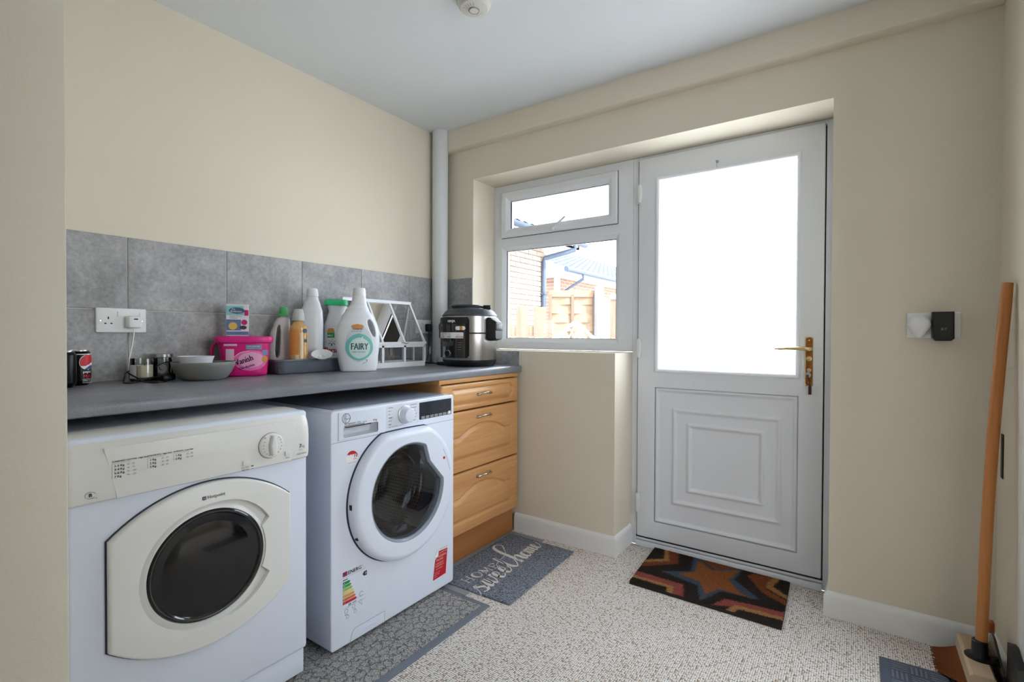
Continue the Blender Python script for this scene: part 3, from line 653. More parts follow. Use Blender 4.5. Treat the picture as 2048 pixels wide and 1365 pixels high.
for r, w_ in ((.1385, .0178), (.1245, .0102)): build(M().tube([DF(CYd - .006 + r * math.cos(a), CZd + r * math.sin(a), w_) for a in [2 * PI * k / 72 for k in range(73)]], .0012, 5), 'glass_ring', pm('smoke_plastic', (74, 76, 80), .2), gl)
DL = FX(.7312)
build(M().text('Hotpoint', .6235, .6625, .0128, DL, .0002, sx=.95, bold=.0003), 'lettering', pm('logo_grey', (96, 104, 124), .5), dd, False)
build(M().plate(rrect(.611, .6205, .6615, .671, .0015), 0, .0004, DL), 'badge', ptxt, dd, False)
build(M().text('H', .6158, .6638, .0072, DL, .0006, 'C', bold=.0004), 'badge_letter', pwht, dd, False)

# ================================================================ WASHING MACHINE
wm = T('washing_machine', 'white front-loading washing machine with round porthole door and red sticker', 'washing machine', (.42, 1.32, .011))
WY0, WY1, WX = 1.022, 1.640, .703
WF = FX(WX); hc = (1.346, .500)
build(M().plate(rrect(WY0, WY1, .024, .842, .012), -.004, .0, WF, [circ(hc[0], hc[1], .19, 64), rrect(1.066, 1.221, .745, .786, .006)], b=.004), 'front_panel', appl, wm)
m = M(); L0 = rrect(WY0, WY1, .024, .842, .012); L1 = rrect(WY0 - .0, WY1, .024, .842, .012)
m.loft([[Vector((.13, u, v)) for u, v in L0], [Vector((WX - .02, u, v)) for u, v in L0], [Vector((WX - .004, u, v)) for u, v in inset(L0, .001)]], True, False)
for y in (WY0 + .06, WY1 - .06):
    for x in (.2, .64): m.lathe([(.022, -.012), (.02, .0), (.02, .004)], (x, y, .024), 12)
build(m, 'casing', appl, wm)
build(M().box(WX - .0005, WX + .0005, WY0 + .002, WY1 - .002, .7335, .7347).box(.14, WX - .03, WY0 + .03, WY1 - .03, .8415, .8445, .002), 'panel_seam', pm('seam_grey', (120, 126, 138), .6), wm, False)
# drum and tub
tb = M(); n = 72; Ls = []
for r, x in ((.195, .0), (.172, -.03), (.165, -.05), (.172, -.06), (.245, -.065), (.245, -.36), (.0, -.37)): Ls.append([WF(hc[0] + r * math.cos(2 * PI * k / n), hc[1] + r * math.sin(2 * PI * k / n), x) for k in range(n)])
gas = M().loft(Ls[:5], False, False); build(gas, 'door_gasket', pm('grey_gasket', (70, 72, 76), .6), wm)
dm = M().loft(Ls[4:7], False, False); bm_ = dm.bm; uvl = bm_.loops.layers.uv.new('UVMap')
for f_ in bm_.faces:
    for lp in f_.loops:
        c = lp.vert.co; a = math.atan2(c.z - hc[1], c.y - hc[0]); rr = math.hypot(c.z - hc[1], c.y - hc[0])
        if any(v.co.x < .34 and math.hypot(v.co.z - hc[1], v.co.y - hc[0]) < .1 for v in f_.verts): lp[uvl].uv = (c.y * 70, c.z * 70)
        else:
            fa = f_.calc_center_median(); a0_ = math.atan2(fa.z - hc[1], fa.y - hc[0]); a = a0_ + ((a - a0_ + PI) % (2 * PI) - PI); lp[uvl].uv = (a * .245 * 70, c.x * 70)
drum = build(dm, 'drum', drum_m, wm)
for k in range(3):
    a = -1.9 + k * 2 * PI / 3; F = lambda u, v, w, a=a: WF(hc[0] + (.243 - w) * math.cos(a) - u * math.sin(a), hc[1] + (.243 - w) * math.sin(a) + u * math.cos(a), v)
    build(M().loft([[F(s1 * (.03 - q * .018), -.08 - q * .02, q * .05) for s1 in (-1, 1)] + [F(s1 * (.03 - q * .018), -.34 + q * .02, q * .05) for s1 in (1, -1)] for q in (0, .5, .85, 1)]), 'drum_paddle', steel, drum)
# porthole door
zt = .7405
def door_pts(R, cut):
    out = []
    for k in range(100):
        a = 2 * PI * k / 100; x, z = R * math.cos(a), R * math.sin(a)
        if z > cut: 
            z = cut + (z - cut) * .10
        out.append((hc[0] + x, hc[1] + z))
    return out
ro = .2600
outd = door_pts(ro, zt - hc[1] - .006)
hole = []
for k in range(96):
    a = 2 * PI * k / 96; r = .187
    x, z = r * math.cos(a), r * math.sin(a)
    # finger grip cuts the glass with a kinked chord at upper right
    x1, z1, xm, zm, x2, z2 = .085, .169, .108, .098, .1855, .012
    if z2 / x2 < math.tan(a) < z1 / x1 and x > 0 and z > 0:
        t = (a - math.atan2(z2, x2)) / (math.atan2(z1, x1) - math.atan2(z2, x2)); tm = .5
        if t < tm: x, z = x2 + (xm - x2) * t / tm, z2 + (zm - z2) * t / tm
        else: x, z = xm + (x1 - xm) * (t - tm) / (1 - tm), zm + (z1 - zm) * (t - tm) / (1 - tm)
    hole.append((hc[0] + x, hc[1] + z))
build(M().plate(inset(outd, -.004), -.0, .002, WF, [circ(hc[0], hc[1], .2, 64)]), 'door_gap', MATS['door_gap_grey'], wm)
wd = build(M().plate(outd, .004, .040, WF, [hole], b=.026, seg=6), 'door', appl, wm, angle=50)
build(M().loft([[WF(u, v, w) for u, v in inset(hole, d)] for d, w in ((-.001, .0405), (.002, .041), (.006, .036), (.010, .030), (.010, .0))], False, False), 'glass_rim', pm('grey_rim', (150, 158, 170), .2), wd)
build(M().loft([[WF(hc[0] + (u - hc[0]) * k, hc[1] + (v - hc[1]) * k, w) for u, v in inset(hole, .009)] for k, w in ((1, .030), (.93, .033), (.8, .036), (.5, .040), (.2, .0415), (.02, .042))], False, True), 'glass', smoked, wd)
build(M().lathe([(.165, .028), (.158, .0), (.145, -.035), (.135, -.07), (.12, -.082), (.08, -.088), (.001, -.09)], (hc[0], hc[1], 0), 64, WF, False), 'inner_bowl', m_glass('bowl_glass', (.82, .85, .88, 1), .02, 1.35), wd)
for z in (.505, .392): build(M().box(-.008, .008, -.009, .009, -.006, .006, 0, lambda u, v, w, z=z: WF(hc[0] - math.sqrt(max(0, .252 ** 2 - (z - hc[1]) ** 2)) + u, z + v, .018 + w)), 'hinge_clip', seal, wd, False)
build(M().plate(circ(1.535, .592, .006, 14), 0, .001, FX(WX + .0402)), 'tag_dot', pred, wd, False)
build(M().tube([FX(WX + .0403)(*p) for p in ((1.53, .63, 0), (1.548, .60, 0), (1.572, .535, 0))], .0006, 4), 'grip_line', MATS['seam_grey'], wd)
# detergent drawer
dz = build(M().plate(rrect(1.050, 1.2555, .7385, .8355, .004), .0, .0035, WF, [rrect(1.068, 1.219, .747, .784, .006)], b=.002), 'detergent_drawer', appl, wm)
build(M().loft([[WF(u, v, w) for u, v in rrect(*q, .006)] for q, w in (((1.068, 1.219, .747, .784), .0035), ((1.068, 1.219, .747, .784), -.004), ((1.074, 1.205, .752, .778), -.026))], False, True), 'drawer_recess', pm('recess_white', (214, 219, 228), .4), dz)
build(M().box(1.085, 1.19, .779, .7832, -.012, .0008, 0, WF), 'recess_slot', ptxt, dz, False)
# dial, display, print
DW = FX(WX + .0008)
build(M().plate(rrect(1.263, 1.425, .748, .834, .006), -.001, .0007, WF), 'programme_field', pm('programme_grey', (222, 227, 236), .35), wm)
kn = build(M().lathe([(.0345, 0), (.0345, .004), (.031, .006), (.029, .012), (.0275, .03), (.025, .0335), (.02, .0345)], (1.352, .792, 0), 48, DW), 'programme_dial', appl, wm)
build(M().lathe([(.0348, .0035), (.0352, .005), (.0335, .0055)], (1.352, .792, 0), 48, DW, False), 'dial_ring', chrome, kn)
ds = build(M().plate(rrect(1.432, 1.6225, .7595, .829, .003), 0, .002, WF, b=.001), 'display', pm('display_glass', (38, 46, 56), .08, coat=.5), wm)
di = M()
for i in range(7): di.ring((1.442 + i * .0255, 1.460 + i * .0255, .763, .771), [(0, 0), (.0012, 0)], FX(WX + .0024))
for i in range(7): di.rflat(1.446 + i * .0255, 1.456 + i * .0255, .7665, .7675, 0, FX(WX + .0024))
di.rflat(1.603, 1.617, .7625, .775, 0, FX(WX + .0025)); build(di, 'display_icons', pwht, ds, False)
mk = M(); g_ = M(); og = M(); LW = FX(WX + .0036)
mk.tube([LW(1.080 + .0165 * math.cos(a), .8135 + .0165 * math.sin(a), .0004) for a in [2 * PI * k / 40 for k in range(41)]], .0008, 4)
mk.rflat(1.071, 1.0725, .802, .826, .0004, LW); mk.rflat(1.0775, 1.079, .798, .829, .0004, LW); mk.stroke([(1.068, .811), (1.074, .8145), (1.08, .8135)], .0014, LW); mk.text('oover', 1.079, .8085, .0095, LW, .0004, sx=.85)
og.text('H', 1.073, .789, .0115, LW, bold=.0004); g_.text('-WASH', 1.082, .789, .0115, LW, bold=.0004); g_.text('300', 1.124, .789, .0115, LW); mk.text('PLUS', 1.150, .789, .008, LW); og.text('8 kg', 1.196, .789, .0105, LW, bold=.0004)
g_.rflat(1.072, 1.158, .7845, .788, .0003, LW)
for i, wd_ in enumerate((.022, .012, .01, .02, .016, .012)):
    z = .825 - i * .0125; g_.rflat(1.27, 1.27 + wd_, z, z + .0022, .0012, WF); g_.rflat(1.385 - wd_ * .1, 1.418 - (i % 3) * .004, z, z + .0022, .0012, WF)
for i in range(5): g_.rflat(1.27, 1.318, .753 + .0 * i, .7535, .0012, WF)
mk.text('Rapid', 1.272, .7605, .006, WF, .0012); mk.text('Wool', 1.272, .785, .006, WF, .0012)
g_.text('Daily  Care  Cotton  Eco 40-60', 1.27, .7515, .006, WF, .0012)
build(mk, 'lettering', ptxt, wm, False); build(g_, 'lettering', pgry, wm, False); build(og, 'lettering', pora, wm, False)
# stickers
st = build(M().flat(circ(1.106, .672, .0245, 32), .0006, WF), 'guarantee_sticker', pwht, wm, False)
a_ = M().text('10', 1.111, .672, .019, WF, .0012, bold=.001).text('* *', 1.092, .676, .016, WF, .0012, bold=.0006).text('YEAR', 1.111, .665, .006, WF, .0012); a_.flat([(1.106 + .0245 * math.cos(a), .672 + .0245 * math.sin(a)) for a in [.5 + 2.1 * k / 12 for k in range(13)]], .0009, WF)
build(a_, 'sticker_print', pred, st, False); build(M().text('parts  motor', 1.092, .654, .006, WF, .0012), 'sticker_lettering', pgry, st, False)
E0 = 1.0685
es = build(M().rflat(E0 - .004, E0 + .104, .115, .289, .0004, WF), 'energy_label', appl, wm, False)
mk = M().text('ENERG', E0 + .0205, .2675, .0185, WF, .0012, bold=.0005, sx=1.0); mk.text('+', E0 + .080, .275, .008, WF, .0012)
for i, z in enumerate((.262, .170, .155)): mk.rflat(E0, E0 + .098, z, z + .0005, .0012, WF)
mk.rflat(E0, E0 + .02, .2525, .2555, .0012, WF)
mk.text('55', E0 + .022, .158, .0115, WF, .0012, bold=.0008); mk.text('kWh', E0 + .040, .159, .008, WF, .0012); mk.text('8,0kg', E0 + .008, .1285, .006, WF, .0012); mk.text('3:38', E0 + .042, .1335, .006, WF, .0012); mk.text('46L', E0 + .074, .139, .006, WF, .0012)
mk.flat([(E0 + .083, .2445), (E0 + .090, .2525), (E0 + .102, .2525), (E0 + .102, .2365), (E0 + .090, .2365)], .0011, WF)
build(mk, 'label_lettering', ptxt, es, False); build(M().text('B', E0 + .0935, .2405, .012, WF, .0014, bold=.0006), 'label_lettering', pwht, es, False)
g_ = M()
for u, z, r in ((.014, .143, .007), (.044, .1475, .006), (.074, .1515, .0055), (.02, .121, .0055), (.052, .126, .0055)): g_.tube([WF(E0 + u + r * math.cos(a), z + r * math.sin(a), .0008) for a in [2 * PI * k / 16 for k in range(17)]], .0006, 4)
g_.tube([WF(E0 + .078 + .008 * math.cos(a), .1835 - .006 + .008 * math.sin(a), .0008) for a in [.5 + 5 * k / 16 for k in range(17)]], .0008, 4); build(g_, 'label_icons', pgry, es, False)
for i, c in enumerate(((20, 140, 80), (60, 160, 80), (150, 190, 90), (226, 214, 120), (222, 166, 90), (216, 110, 60), (200, 40, 40))):
    z = .2475 - i * .0115; wdt = .026 + i * .0045
    build(M().flat([(E0, z - .0095), (E0 + wdt, z - .0095), (E0 + wdt + .005, z - .00475), (E0 + wdt, z), (E0, z)], .0011, WF), 'rating_bar', pm('bar_%d' % i, c, .5), es, False)
bar = M()
for i in range(7): bar.text('ABCDEFG'[i], E0 + .003, .2475 - i * .0115 - .0085, .009, WF, .0014, bold=.0003)
build(bar, 'label_lettering', pwht, es, False)
fl = M().rflat(E0, E0 + .0185, .2665, .2815, .0009, WF); build(fl, 'flag_field', pm('flag_blue', (60, 62, 130), .5), es, False)
build(M().rflat(E0, E0 + .0185, .2727, .2757, .0012, WF).rflat(E0 + .0078, E0 + .0108, .2665, .2815, .0012, WF).stroke([(E0 + .001, .2667), (E0 + .0175, .2812)], .0022, WF, .001).stroke([(E0 + .001, .2812), (E0 + .0175, .2667)], .0012, WF, .001), 'flag_cross', pred, es, False)
# red torn sticker, lower right
rs = build(M().flat([(1.512, .074), (1.590, .077), (1.6005, .184), (1.545, .187), (1.541, .166), (1.525, .156)], .0006, WF), 'red_sticker', pred, wm, False)
build(M().flat([(1.545, .187), (1.6005, .184), (1.602, .199), (1.548, .200)], .0007, WF).loft([[WF(1.525, .156, .001), WF(1.541, .166, .001), WF(1.545, .187, .001)], [WF(1.530, .166, .006), WF(1.537, .176, .008), WF(1.54, .19, .006)], [WF(1.523, .170, .002), WF(1.53, .182, .002), WF(1.538, .196, .002)]], False, False, False), 'sticker_curl', pwht, rs)
pt = M().text('IMPORTANT', 1.552, .1895, .0085, WF, .0012); build(pt, 'sticker_lettering', pgry, rs, False)
pt = M(); L_ = [('DO NOT USE', 1.55, .174, .0095), ('WASHING', 1.541, .159, .014), ('MACHINE', 1.532, .1465, .012), ('PLEASE REMOVE', 1.528, .133, .0085), ('TRANSIT BOLTS', 1.524, .1225, .0095), ('see instructions', 1.53, .112, .008), ('before use and', 1.522, .099, .0065), ('keep for future', 1.52, .091, .0065), ('removal', 1.519, .083, .0065)]
for t_, u, v, z_ in L_: pt.text(t_, u, v, z_, WF, .0012, sx=.78)
build(pt, 'sticker_lettering', pm('sticker_cream', (236, 214, 190), .5), rs, False)
# filter flap
ff_ = build(M().plate([(1.098, .026), (1.252, .026), (1.252, .066), (1.118, .066), (1.108, .056)], .0, .0012, WF, b=.0008), 'filter_flap', appl, wm)
build(M().tube([WF(*p, .0008) for p in ((1.098, .028), (1.1075, .056), (1.118, .0665), (1.2525, .0665), (1.2525, .028))], .0006, 4), 'flap_gap', MATS['seam_grey'], ff_)
build(M().plate([(1.150 + .06 * k / 10, .047 + .008 * math.sin(PI * k / 10)) for k in range(11)] + [(1.21 - .06 * k / 10, .047 - .002 * math.sin(PI * k / 10)) for k in range(1, 10)], .001, .004, WF, b=.001), 'flap_grip', appl, ff_)

# ================================================================ THINGS ON THE WORKTOP
def applied(o, cutter=None, voxel=None, sm=3):                     # bakes cut + fuse into the mesh
    if cutter is not None: b_ = o.modifiers.new('cut', 'BOOLEAN'); b_.operation = 'DIFFERENCE'; b_.object = cutter; b_.solver = 'EXACT'
    if voxel: fuse(o, voxel, sm)
    bpy.context.view_layer.update(); dg = bpy.context.evaluated_depsgraph_get(); me = bpy.data.meshes.new_from_object(o.evaluated_get(dg)); old = o.data
    o.modifiers.clear(); nm = old.name; o.data = me; bpy.data.meshes.remove(old); me.name = nm
    for p in me.polygons: p.use_smooth = True
    if cutter is not None: cm = cutter.data; bpy.data.objects.remove(cutter); bpy.data.meshes.remove(cm)
    return o
def interp(tab, z):
    if z <= tab[0][0]: return tab[0][1:]
    for a, b in zip(tab, tab[1:]):
        if z <= b[0]:
            t = (z - a[0]) / (b[0] - a[0]); t = t * t * (3 - 2 * t) if len(tab) > 6 else t
            return tuple(x + (y - x) * t for x, y in zip(a[1:], b[1:]))
    return tab[-1][1:]
def se_loop(f, c, hw, hd, z, p=2.6, n=40):
    out = []
    for k in range(n):
        a = 2 * PI * k / n; ca, sa = math.cos(a), math.sin(a)
        out.append(f(c + hw * math.copysign(abs(ca) ** (2 / p), ca), z, hd * math.copysign(abs(sa) ** (2 / p), sa)))
    return out
def body(m, f, tab, p=2.6, n=40, steps=40, z0=0, z1=None):         # tab rows: (z, half width, half depth, centre)
    z1 = tab[-1][0] if z1 is None else z1; b = min(.008, tab[0][1] * .2)
    L = [se_loop(f, interp(tab, z0)[2], interp(tab, z0)[0] - b, max(.001, interp(tab, z0)[1] - b), z0, p, n), se_loop(f, interp(tab, z0)[2], interp(tab, z0)[0] - b * .3, interp(tab, z0)[1] - b * .3, z0 + b * .35, p, n)]
    for i in range(steps + 1):
        z = z0 + b + (z1 - z0 - b) * i / steps; hw, hd, c = interp(tab, z); L.append(se_loop(f, c, hw, hd, z, p, n))
    return m.loft(L)
def onsurf(f, tab, p=2.6, off=.0008):
    def g(u, v, w):
        hw, hd, c = interp(tab, v); t = min(.999, abs((u - c) / hw)); return f(u, v, hd * (1 - t ** p) ** (1 / p) + off + w)
    return g
def patch(m, left, right, v0, v1, g, nu=14, nv=14, w=0):
    G = [[m.bm.verts.new(g(left(v) + (right(v) - left(v)) * i / nu, v, w)) for i in range(nu + 1)] for v in [v0 + (v1 - v0) * j / nv for j in range(nv + 1)]]
    for j in range(nv):
        for i in range(nu): m.bm.faces.new((G[j][i], G[j][i + 1], G[j + 1][i + 1], G[j + 1][i]))
    return m
def ell(m, cu, cv, a, b, g, w=0, **k): return patch(m, lambda v: cu - a * math.sqrt(max(0, 1 - ((v - cv) / b) ** 2)), lambda v: cu + a * math.sqrt(max(0, 1 - ((v - cv) / b) ** 2)), cv - b, cv + b, g, w=w, **k)

# drink cans
canbody = pm('black_can', (14, 14, 17), .28, .6, var=.05)
def can(x, y, deg, label):
    t = T('drink_can', label, 'can', (x, y, WT), 'black drink cans')
    build(M().lathe([(.024, 0), (.026, .003), (.0325, .012), (.033, .016), (.033, .099), (.031, .105), (.0275, .110)], (x, y, WT), 40), 'can_body', canbody, t)
    build(M().lathe([(.0275, .1095), (.028, .112), (.0275, .1148), (.0262, .1148), (.0255, .110), (.001, .110)], (x, y, WT), 40), 'can_rim', steel, t)
    return t, CY((x, y, WT), .0331, deg)
for x, y, dg, lb in ((.055, .529, 34, 'black cola can with red and blue globe emblem on worktop, fully visible one'), (.118, .475, 200, 'black cola can half hidden behind the left door lining')):
    t, cf_ = can(x, y, dg, lb)
    m = M(); ell(m, 0, .075, .0262, .0262, cf_); e0 = build(m, 'emblem', pwht, t)
    m = M(); c_ = []
    patch(m, lambda v: -.0245 * math.sqrt(max(0, 1 - ((v - .075) / .0245) ** 2)), lambda v: .0245 * math.sqrt(max(0, 1 - ((v - .075) / .0245) ** 2)), .0752, .0995, cf_, w=.0003)
    patch(m, lambda v: -.0245 * math.sqrt(max(0, 1 - ((v - .075) / .0245) ** 2)), lambda v: min(.0245, .02 - (.0752 - v) * 2.4), .0630, .0752, cf_, w=.0003); build(m, 'emblem_top', pm('cola_red', (206, 30, 48), .4), e0)
    m = M(); patch(m, lambda v: max(-.0245 * math.sqrt(max(0, 1 - ((v - .075) / .0245) ** 2)), -.012 + (v - .0535) * 1.6), lambda v: .0245 * math.sqrt(max(0, 1 - ((v - .075) / .0245) ** 2)), .0510, .0640, cf_, w=.0004); build(m, 'emblem_base', pm('cola_blue', (70, 92, 130), .4), e0)
    build(M().text('pepsi', -.017, .040, .0125, cf_, bold=.0006).text('ZERO SUGAR', -.018, .013, .0066, cf_).text('MAXIMUM TASTE', -.018, .007, .005, cf_).rflat(-.018, .018, .0195, .0205, .0003, cf_, 8).rflat(-.075, .03, .100, .1025, .0003, cf_, 24), 'lettering', pwht, t, False)
    build(M().text('MAX', -.017, .0235, .0165, cf_, bold=.001, sx=1.0), 'lettering', MATS['cola_red'], t, False)
    g_ = M()
    for i in range(9): g_.text('carbonated cola'[i:i + 9], -.068, .062 - i * .0055, .0052, cf_, sx=.9)
    build(g_, 'small_print', pgry, t, False)

# wall sockets
def socket(name, label, y0, y1, z0, z1, f, outlets, switches):
    c = f((y0 + y1) / 2, z0, 0); t = T(name, label, 'socket', tuple(c))
    pl = build(M().plate(rrect(y0, y1, z0, z1, .004), 0, .0095, f, b=.0035), 'faceplate', whitep, t)
    for u in outlets:
        zc = (z0 + z1) / 2 - .008
        build(M().box(u - .002, u + .002, zc + .012, zc + .020, .0094, .0097, 0, f).box(u - .0115, u - .0055, zc - .005, zc - .001, .0094, .0097, 0, f).box(u + .0055, u + .0115, zc - .005, zc - .001, .0094, .0097, 0, f), 'pin_slot', seal, pl, False)
    for u in switches: build(M().box(u - .0055, u + .0055, z1 - .030, z1 - .012, .0085, .0125, .001, f), 'switch', whitep, t)
    for u in (y0 + .012, y1 - .012):
        if name != 'double_socket' or u > 0: build(M().lathe([(.0028, .0093), (.0028, .0100), (.001, .0102)], (u, (z0 + z1) / 2 - .002, 0), 10, f), 'screw', chrome, pl)
    return t
TW = FX(.008)
socket('double_socket', 'white double wall socket on the grey tiles above the cans, charger plugged in', .586, .732, 1.106, 1.192, TW, [.620], [.6515, .7165])
ch = T('charger_plug', 'white charger plug with its white cable in the left wall socket', 'charger', (.03, .688, 1.12))
build(M().plate(rrect(.668, .710, 1.122, 1.166, .008), .0100, .040, TW, b=.006), 'plug_body', whitep, ch)
build(M().plate(rrect(.684, .697, 1.1515, 1.1565, .0024), .040, .0404, TW), 'badge', ptxt, ch)
build(M().tube([TW(.688, 1.124, .026), TW(.687, 1.10, .03), TW(.681, 1.06, .032), TW(.672, 1.02, .035), TW(.666, .985, .045), TW(.664, .965, .055)], .0022, 8), 'cable', whitep, ch)
bc = T('black_power_lead', 'black coiled power lead with three-pin plug lying beside the candle', 'cable', (.12, .72, WT))
def crom(P, n=6):
    P = [Vector(p) for p in P]; Q = []
    for i in range(len(P) - 1):
        a, b, c, d = P[max(i - 1, 0)], P[i], P[i + 1], P[min(i + 2, len(P) - 1)]
        for k in range(n): t = k / n; Q.append(.5 * ((2 * b) + (c - a) * t + (2 * a - 5 * b + 4 * c - d) * t * t + (3 * b - a - 3 * c + d) * t ** 3))
    return Q + [P[-1]]
zc = WT + .0026
build(M().tube(crom([(.063, .664, .972), (.075, .650, .966), (.10, .640, .955), (.115, .632, zc + .002), (.128, .632, zc), (.137, .650, zc), (.128, .672, zc + .003), (.124, .690, .944), (.12, .715, .950), (.115, .738, .950)]), .0025, 8), 'cord', blackp, bc)
build(M().tube(crom([(.063, .664, .972), (.08, .655, .968), (.11, .665, .955), (.135, .682, .940), (.165, .69, zc), (.185, .70, zc), (.185, .725, zc), (.15, .748, zc), (.13, .765, zc + .003)]), .0025, 8).tube(crom([(.10, .728, .981), (.098, .745, .992), (.095, .765, 1.000), (.10, .785, .998), (.098, .785, .985), (.100, .786, .962)]), .0022, 8), 'cord', blackp, bc)
build(M().box(.102, .132, .742, .772, WT + .001, WT + .021, .005), 'connector', blackp, bc)
build(M().box(.0885, .116, .764, .790, WT + .001, WT + .026, .006), 'plug', blackp, bc)
for x, y in ((.102, .769), (.106, .778), (.096, .786)): build(M().box(x - .003, x + .003, y - .002, y + .002, WT + .026, WT + .047), 'pin', chrome, bc)
# candle in glass
t = T('candle_glass', 'cream candle in a clear glass tumbler on the worktop under the socket', 'candle', (.075, .700, WT))
build(M().lathe([(.036, .0), (.040, .003), (.040, .081), (.0385, .081), (.0385, .014), (.034, .010), (.001, .010)], (.075, .705, WT), 36), 'tumbler', jarglass, t)
build(M().lathe([(.030, .012), (.0375, .016), (.0375, .056), (.0365, .057), (.02, .0545), (.001, .054)], (.075, .705, WT), 32), 'wax', pm('cream_wax', (238, 228, 200), .5), t)
build(M().tube([(.075, .705, WT + .054), (.077, .706, WT + .063)], .0012, 6), 'wick', ptxt, t)
m = M(); patch(m, lambda v: -.017, lambda v: .017, .012, .06, CY((.075, .705, WT), .0404, -75), 8, 2); build(m, 'label', pm('pale_label', (208, 210, 220), .5), t)
t = T('storage_jar', 'small clear glass jar with silver screw lid behind the candle', 'jar', (.052, .768, WT))
build(M().lathe([(.028, 0), (.032, .004), (.032, .07), (.029, .080), (.029, .084), (.0275, .084), (.0275, .08), (.030, .069), (.030, .006), (.001, .004)], (.052, .768, WT), 36), 'jar_glass', jarglass, t)
build(M().lathe([(.0295, .081), (.034, .083), (.0345, .094), (.033, .0955), (.001, .0955)], (.052, .768, WT), 36), 'lid', steel, t)
cfj = CY((.052, .768, WT), .0324, -20); m = M(); ell(m, 0, .042, .016, .018, cfj, nu=8, nv=10); build(m, 'label', pm('jar_label', (200, 202, 206), .6), t); build(M().stroke([(-.008, .048), (-.003, .038), (.006, .037)], .002, cfj, .001), 'label_mark', ptxt, t)
# grey bowl and small pot
bx, by = .165, .862
t = T('grey_bowl', 'wide grey ceramic bowl on the worktop left of the pink tub', 'bowl', (bx, by, WT))
build(M().lathe([(.055, 0), (.068, .002), (.078, .010), (.092, .030), (.101, .052), (.1035, .064), (.1025, .0665), (.1005, .066), (.097, .052), (.088, .032), (.073, .012), (.001, .009)], (bx, by, WT), 56), 'bowl_body', pm('grey_ceramic', (126, 126, 124), .35, var=.04), t)
build(M().plate(circ(0, .017, .0045, 12), 0, .0008, CY((bx, by, WT), lambda v: .0865, -42)), 'brand_dot', pm('rust_dot', (150, 84, 60), .5), t)
m = M().lathe([(.036, 0), (.040, .003), (.0465, .040), (.0565, .074), (.0585, .078), (.056, .078), (.045, .042), (.037, .006), (.001, .004)], (.152, .842, WT + .009), 44)
o = build(m, 'small_pot', pm('frosted_white_plastic', (226, 230, 236), .3, sss=.1)); tag(o, 'small frosted white tapering pot sitting inside the grey bowl', 'pot')
# pink tub
PNK = pm('pink_plastic', (214, 24, 120), .3, var=.04); TF = FD((.105, 1.040, WT), -22)
t = T('laundry_tub', 'bright pink stain remover tub with black slanted lettering and wide pink lid', 'tub', (.105, 1.040, WT))
TT = [(0, .076, .050, .006), (.04, .082, .052, .004), (.09, .088, .055, .002), (.135, .093, .058, 0)]
build(body(M(), TF, TT, 3.4, 48, 12), 'tub_body', PNK, t)
m = M(); L = []
for z, a, b in ((.132, .098, .060), (.136, .103, .064), (.1485, .105, .066), (.1575, .103, .064), (.1605, .097, .058)): L.append(se_loop(TF, 0, a, b, z, 4, 56))
build(m.loft(L), 'lid', pm('pink_lid', (222, 30, 132), .35), t)
build(M().tube(crom([TF(-.096, .133, -.03), TF(-.111, .112, -.03), TF(-.110, .07, -.03), TF(-.096, .035, -.028), TF(-.078, .025, -.025)]), .006, 8), 'handle', PNK, t)
SF = onsurf(TF, TT, 3.4)
m = M(); ell(m, .018, .064, .060, .042, SF, nu=20, nv=16); build(m, 'label_oval', pm('label_pink', (232, 110, 176), .4), t)
m = M(); ell(m, .020, .066, .046, .032, SF, w=.0004, nu=16, nv=12); build(m, 'label_glow', pm('label_pale_pink', (240, 166, 204), .4), t)
m = M(); patch(m, lambda v: -.068, lambda v: -.040, .048, .110, SF, 6, 2, .0003); patch(m, lambda v: -.075, lambda v: -.03, .122, .130, SF, 6, 1, .0003); build(m, 'side_label', pm('side_label', (226, 190, 214), .4), t)
m = M(); patch(m, lambda v: .0, lambda v: .058, .108, .126, SF, 8, 1, .0008); patch(m, lambda v: .06, lambda v: .082, .085, .105, SF, 5, 1, .0008); build(m, 'blue_panel', pm('label_blue', (120, 136, 176), .4), t)
m = M(); ell(m, .070, .068, .012, .014, SF, w=.0008, nu=6, nv=8); build(m, 'gold_spot', pm('gold_print', (200, 140, 60), .4), t)
m = M().text('Vanish', -.034, .044, .033, SF, .0014, sx=.76, rot=.33, bold=.0016); build(m, 'lettering', pm('vanish_black', (24, 26, 44), .4), t, False)
build(M().text('Oxi Action', -.022, .026, .0150, SF, .0014, sx=.85, rot=.30, bold=.0005), 'lettering', MATS['vanish_black'], t, False)
build(M().text('STAIN REMOVER', .004, .1175, .006, SF, .0014).text('chlorine free', .004, .1105, .005, SF, .0014).stroke([(-.04, .078), (-.02, .094), (.012, .101)], .004, SF, .0012), 'lettering', pwht, t, False)
# carton on the tub
BX = FD((.090, 1.021, WT + .1610), -26); t = T('colour_catcher_box', 'small white carton with teal print standing on the pink tub lid', 'box', (.090, 1.021, WT + .161))
build(M().box(-.040, .040, 0, .128, -.030, .014, .0012, BX, 1), 'carton', pm('carton_white', (226, 224, 232), .5), t)
BF = lambda u, v, w: BX(u, v, .0143 + w); BS = lambda u, v, w: BX(-.0403 - w, v, u)
build(M().rflat(-.0392, .022, .084, .120, 0, BF), 'teal_panel', pm('teal_print', (130, 202, 204), .5), t, False)
build(M().rflat(-.0392, .012, .022, .066, 0, BF).rflat(-.0392, .0392, .004, .018, 0, BF), 'blue_panel', pm('box_blue', (96, 124, 164), .5), t, False)
build(M().flat(circ(-.002, .102, .028, 32, .0125), .0004, BF).flat(circ(0, .119, .0085, 16, .0055), .0003, BS), 'brand_oval', pm('oval_blue', (70, 96, 132), .5), t, False)
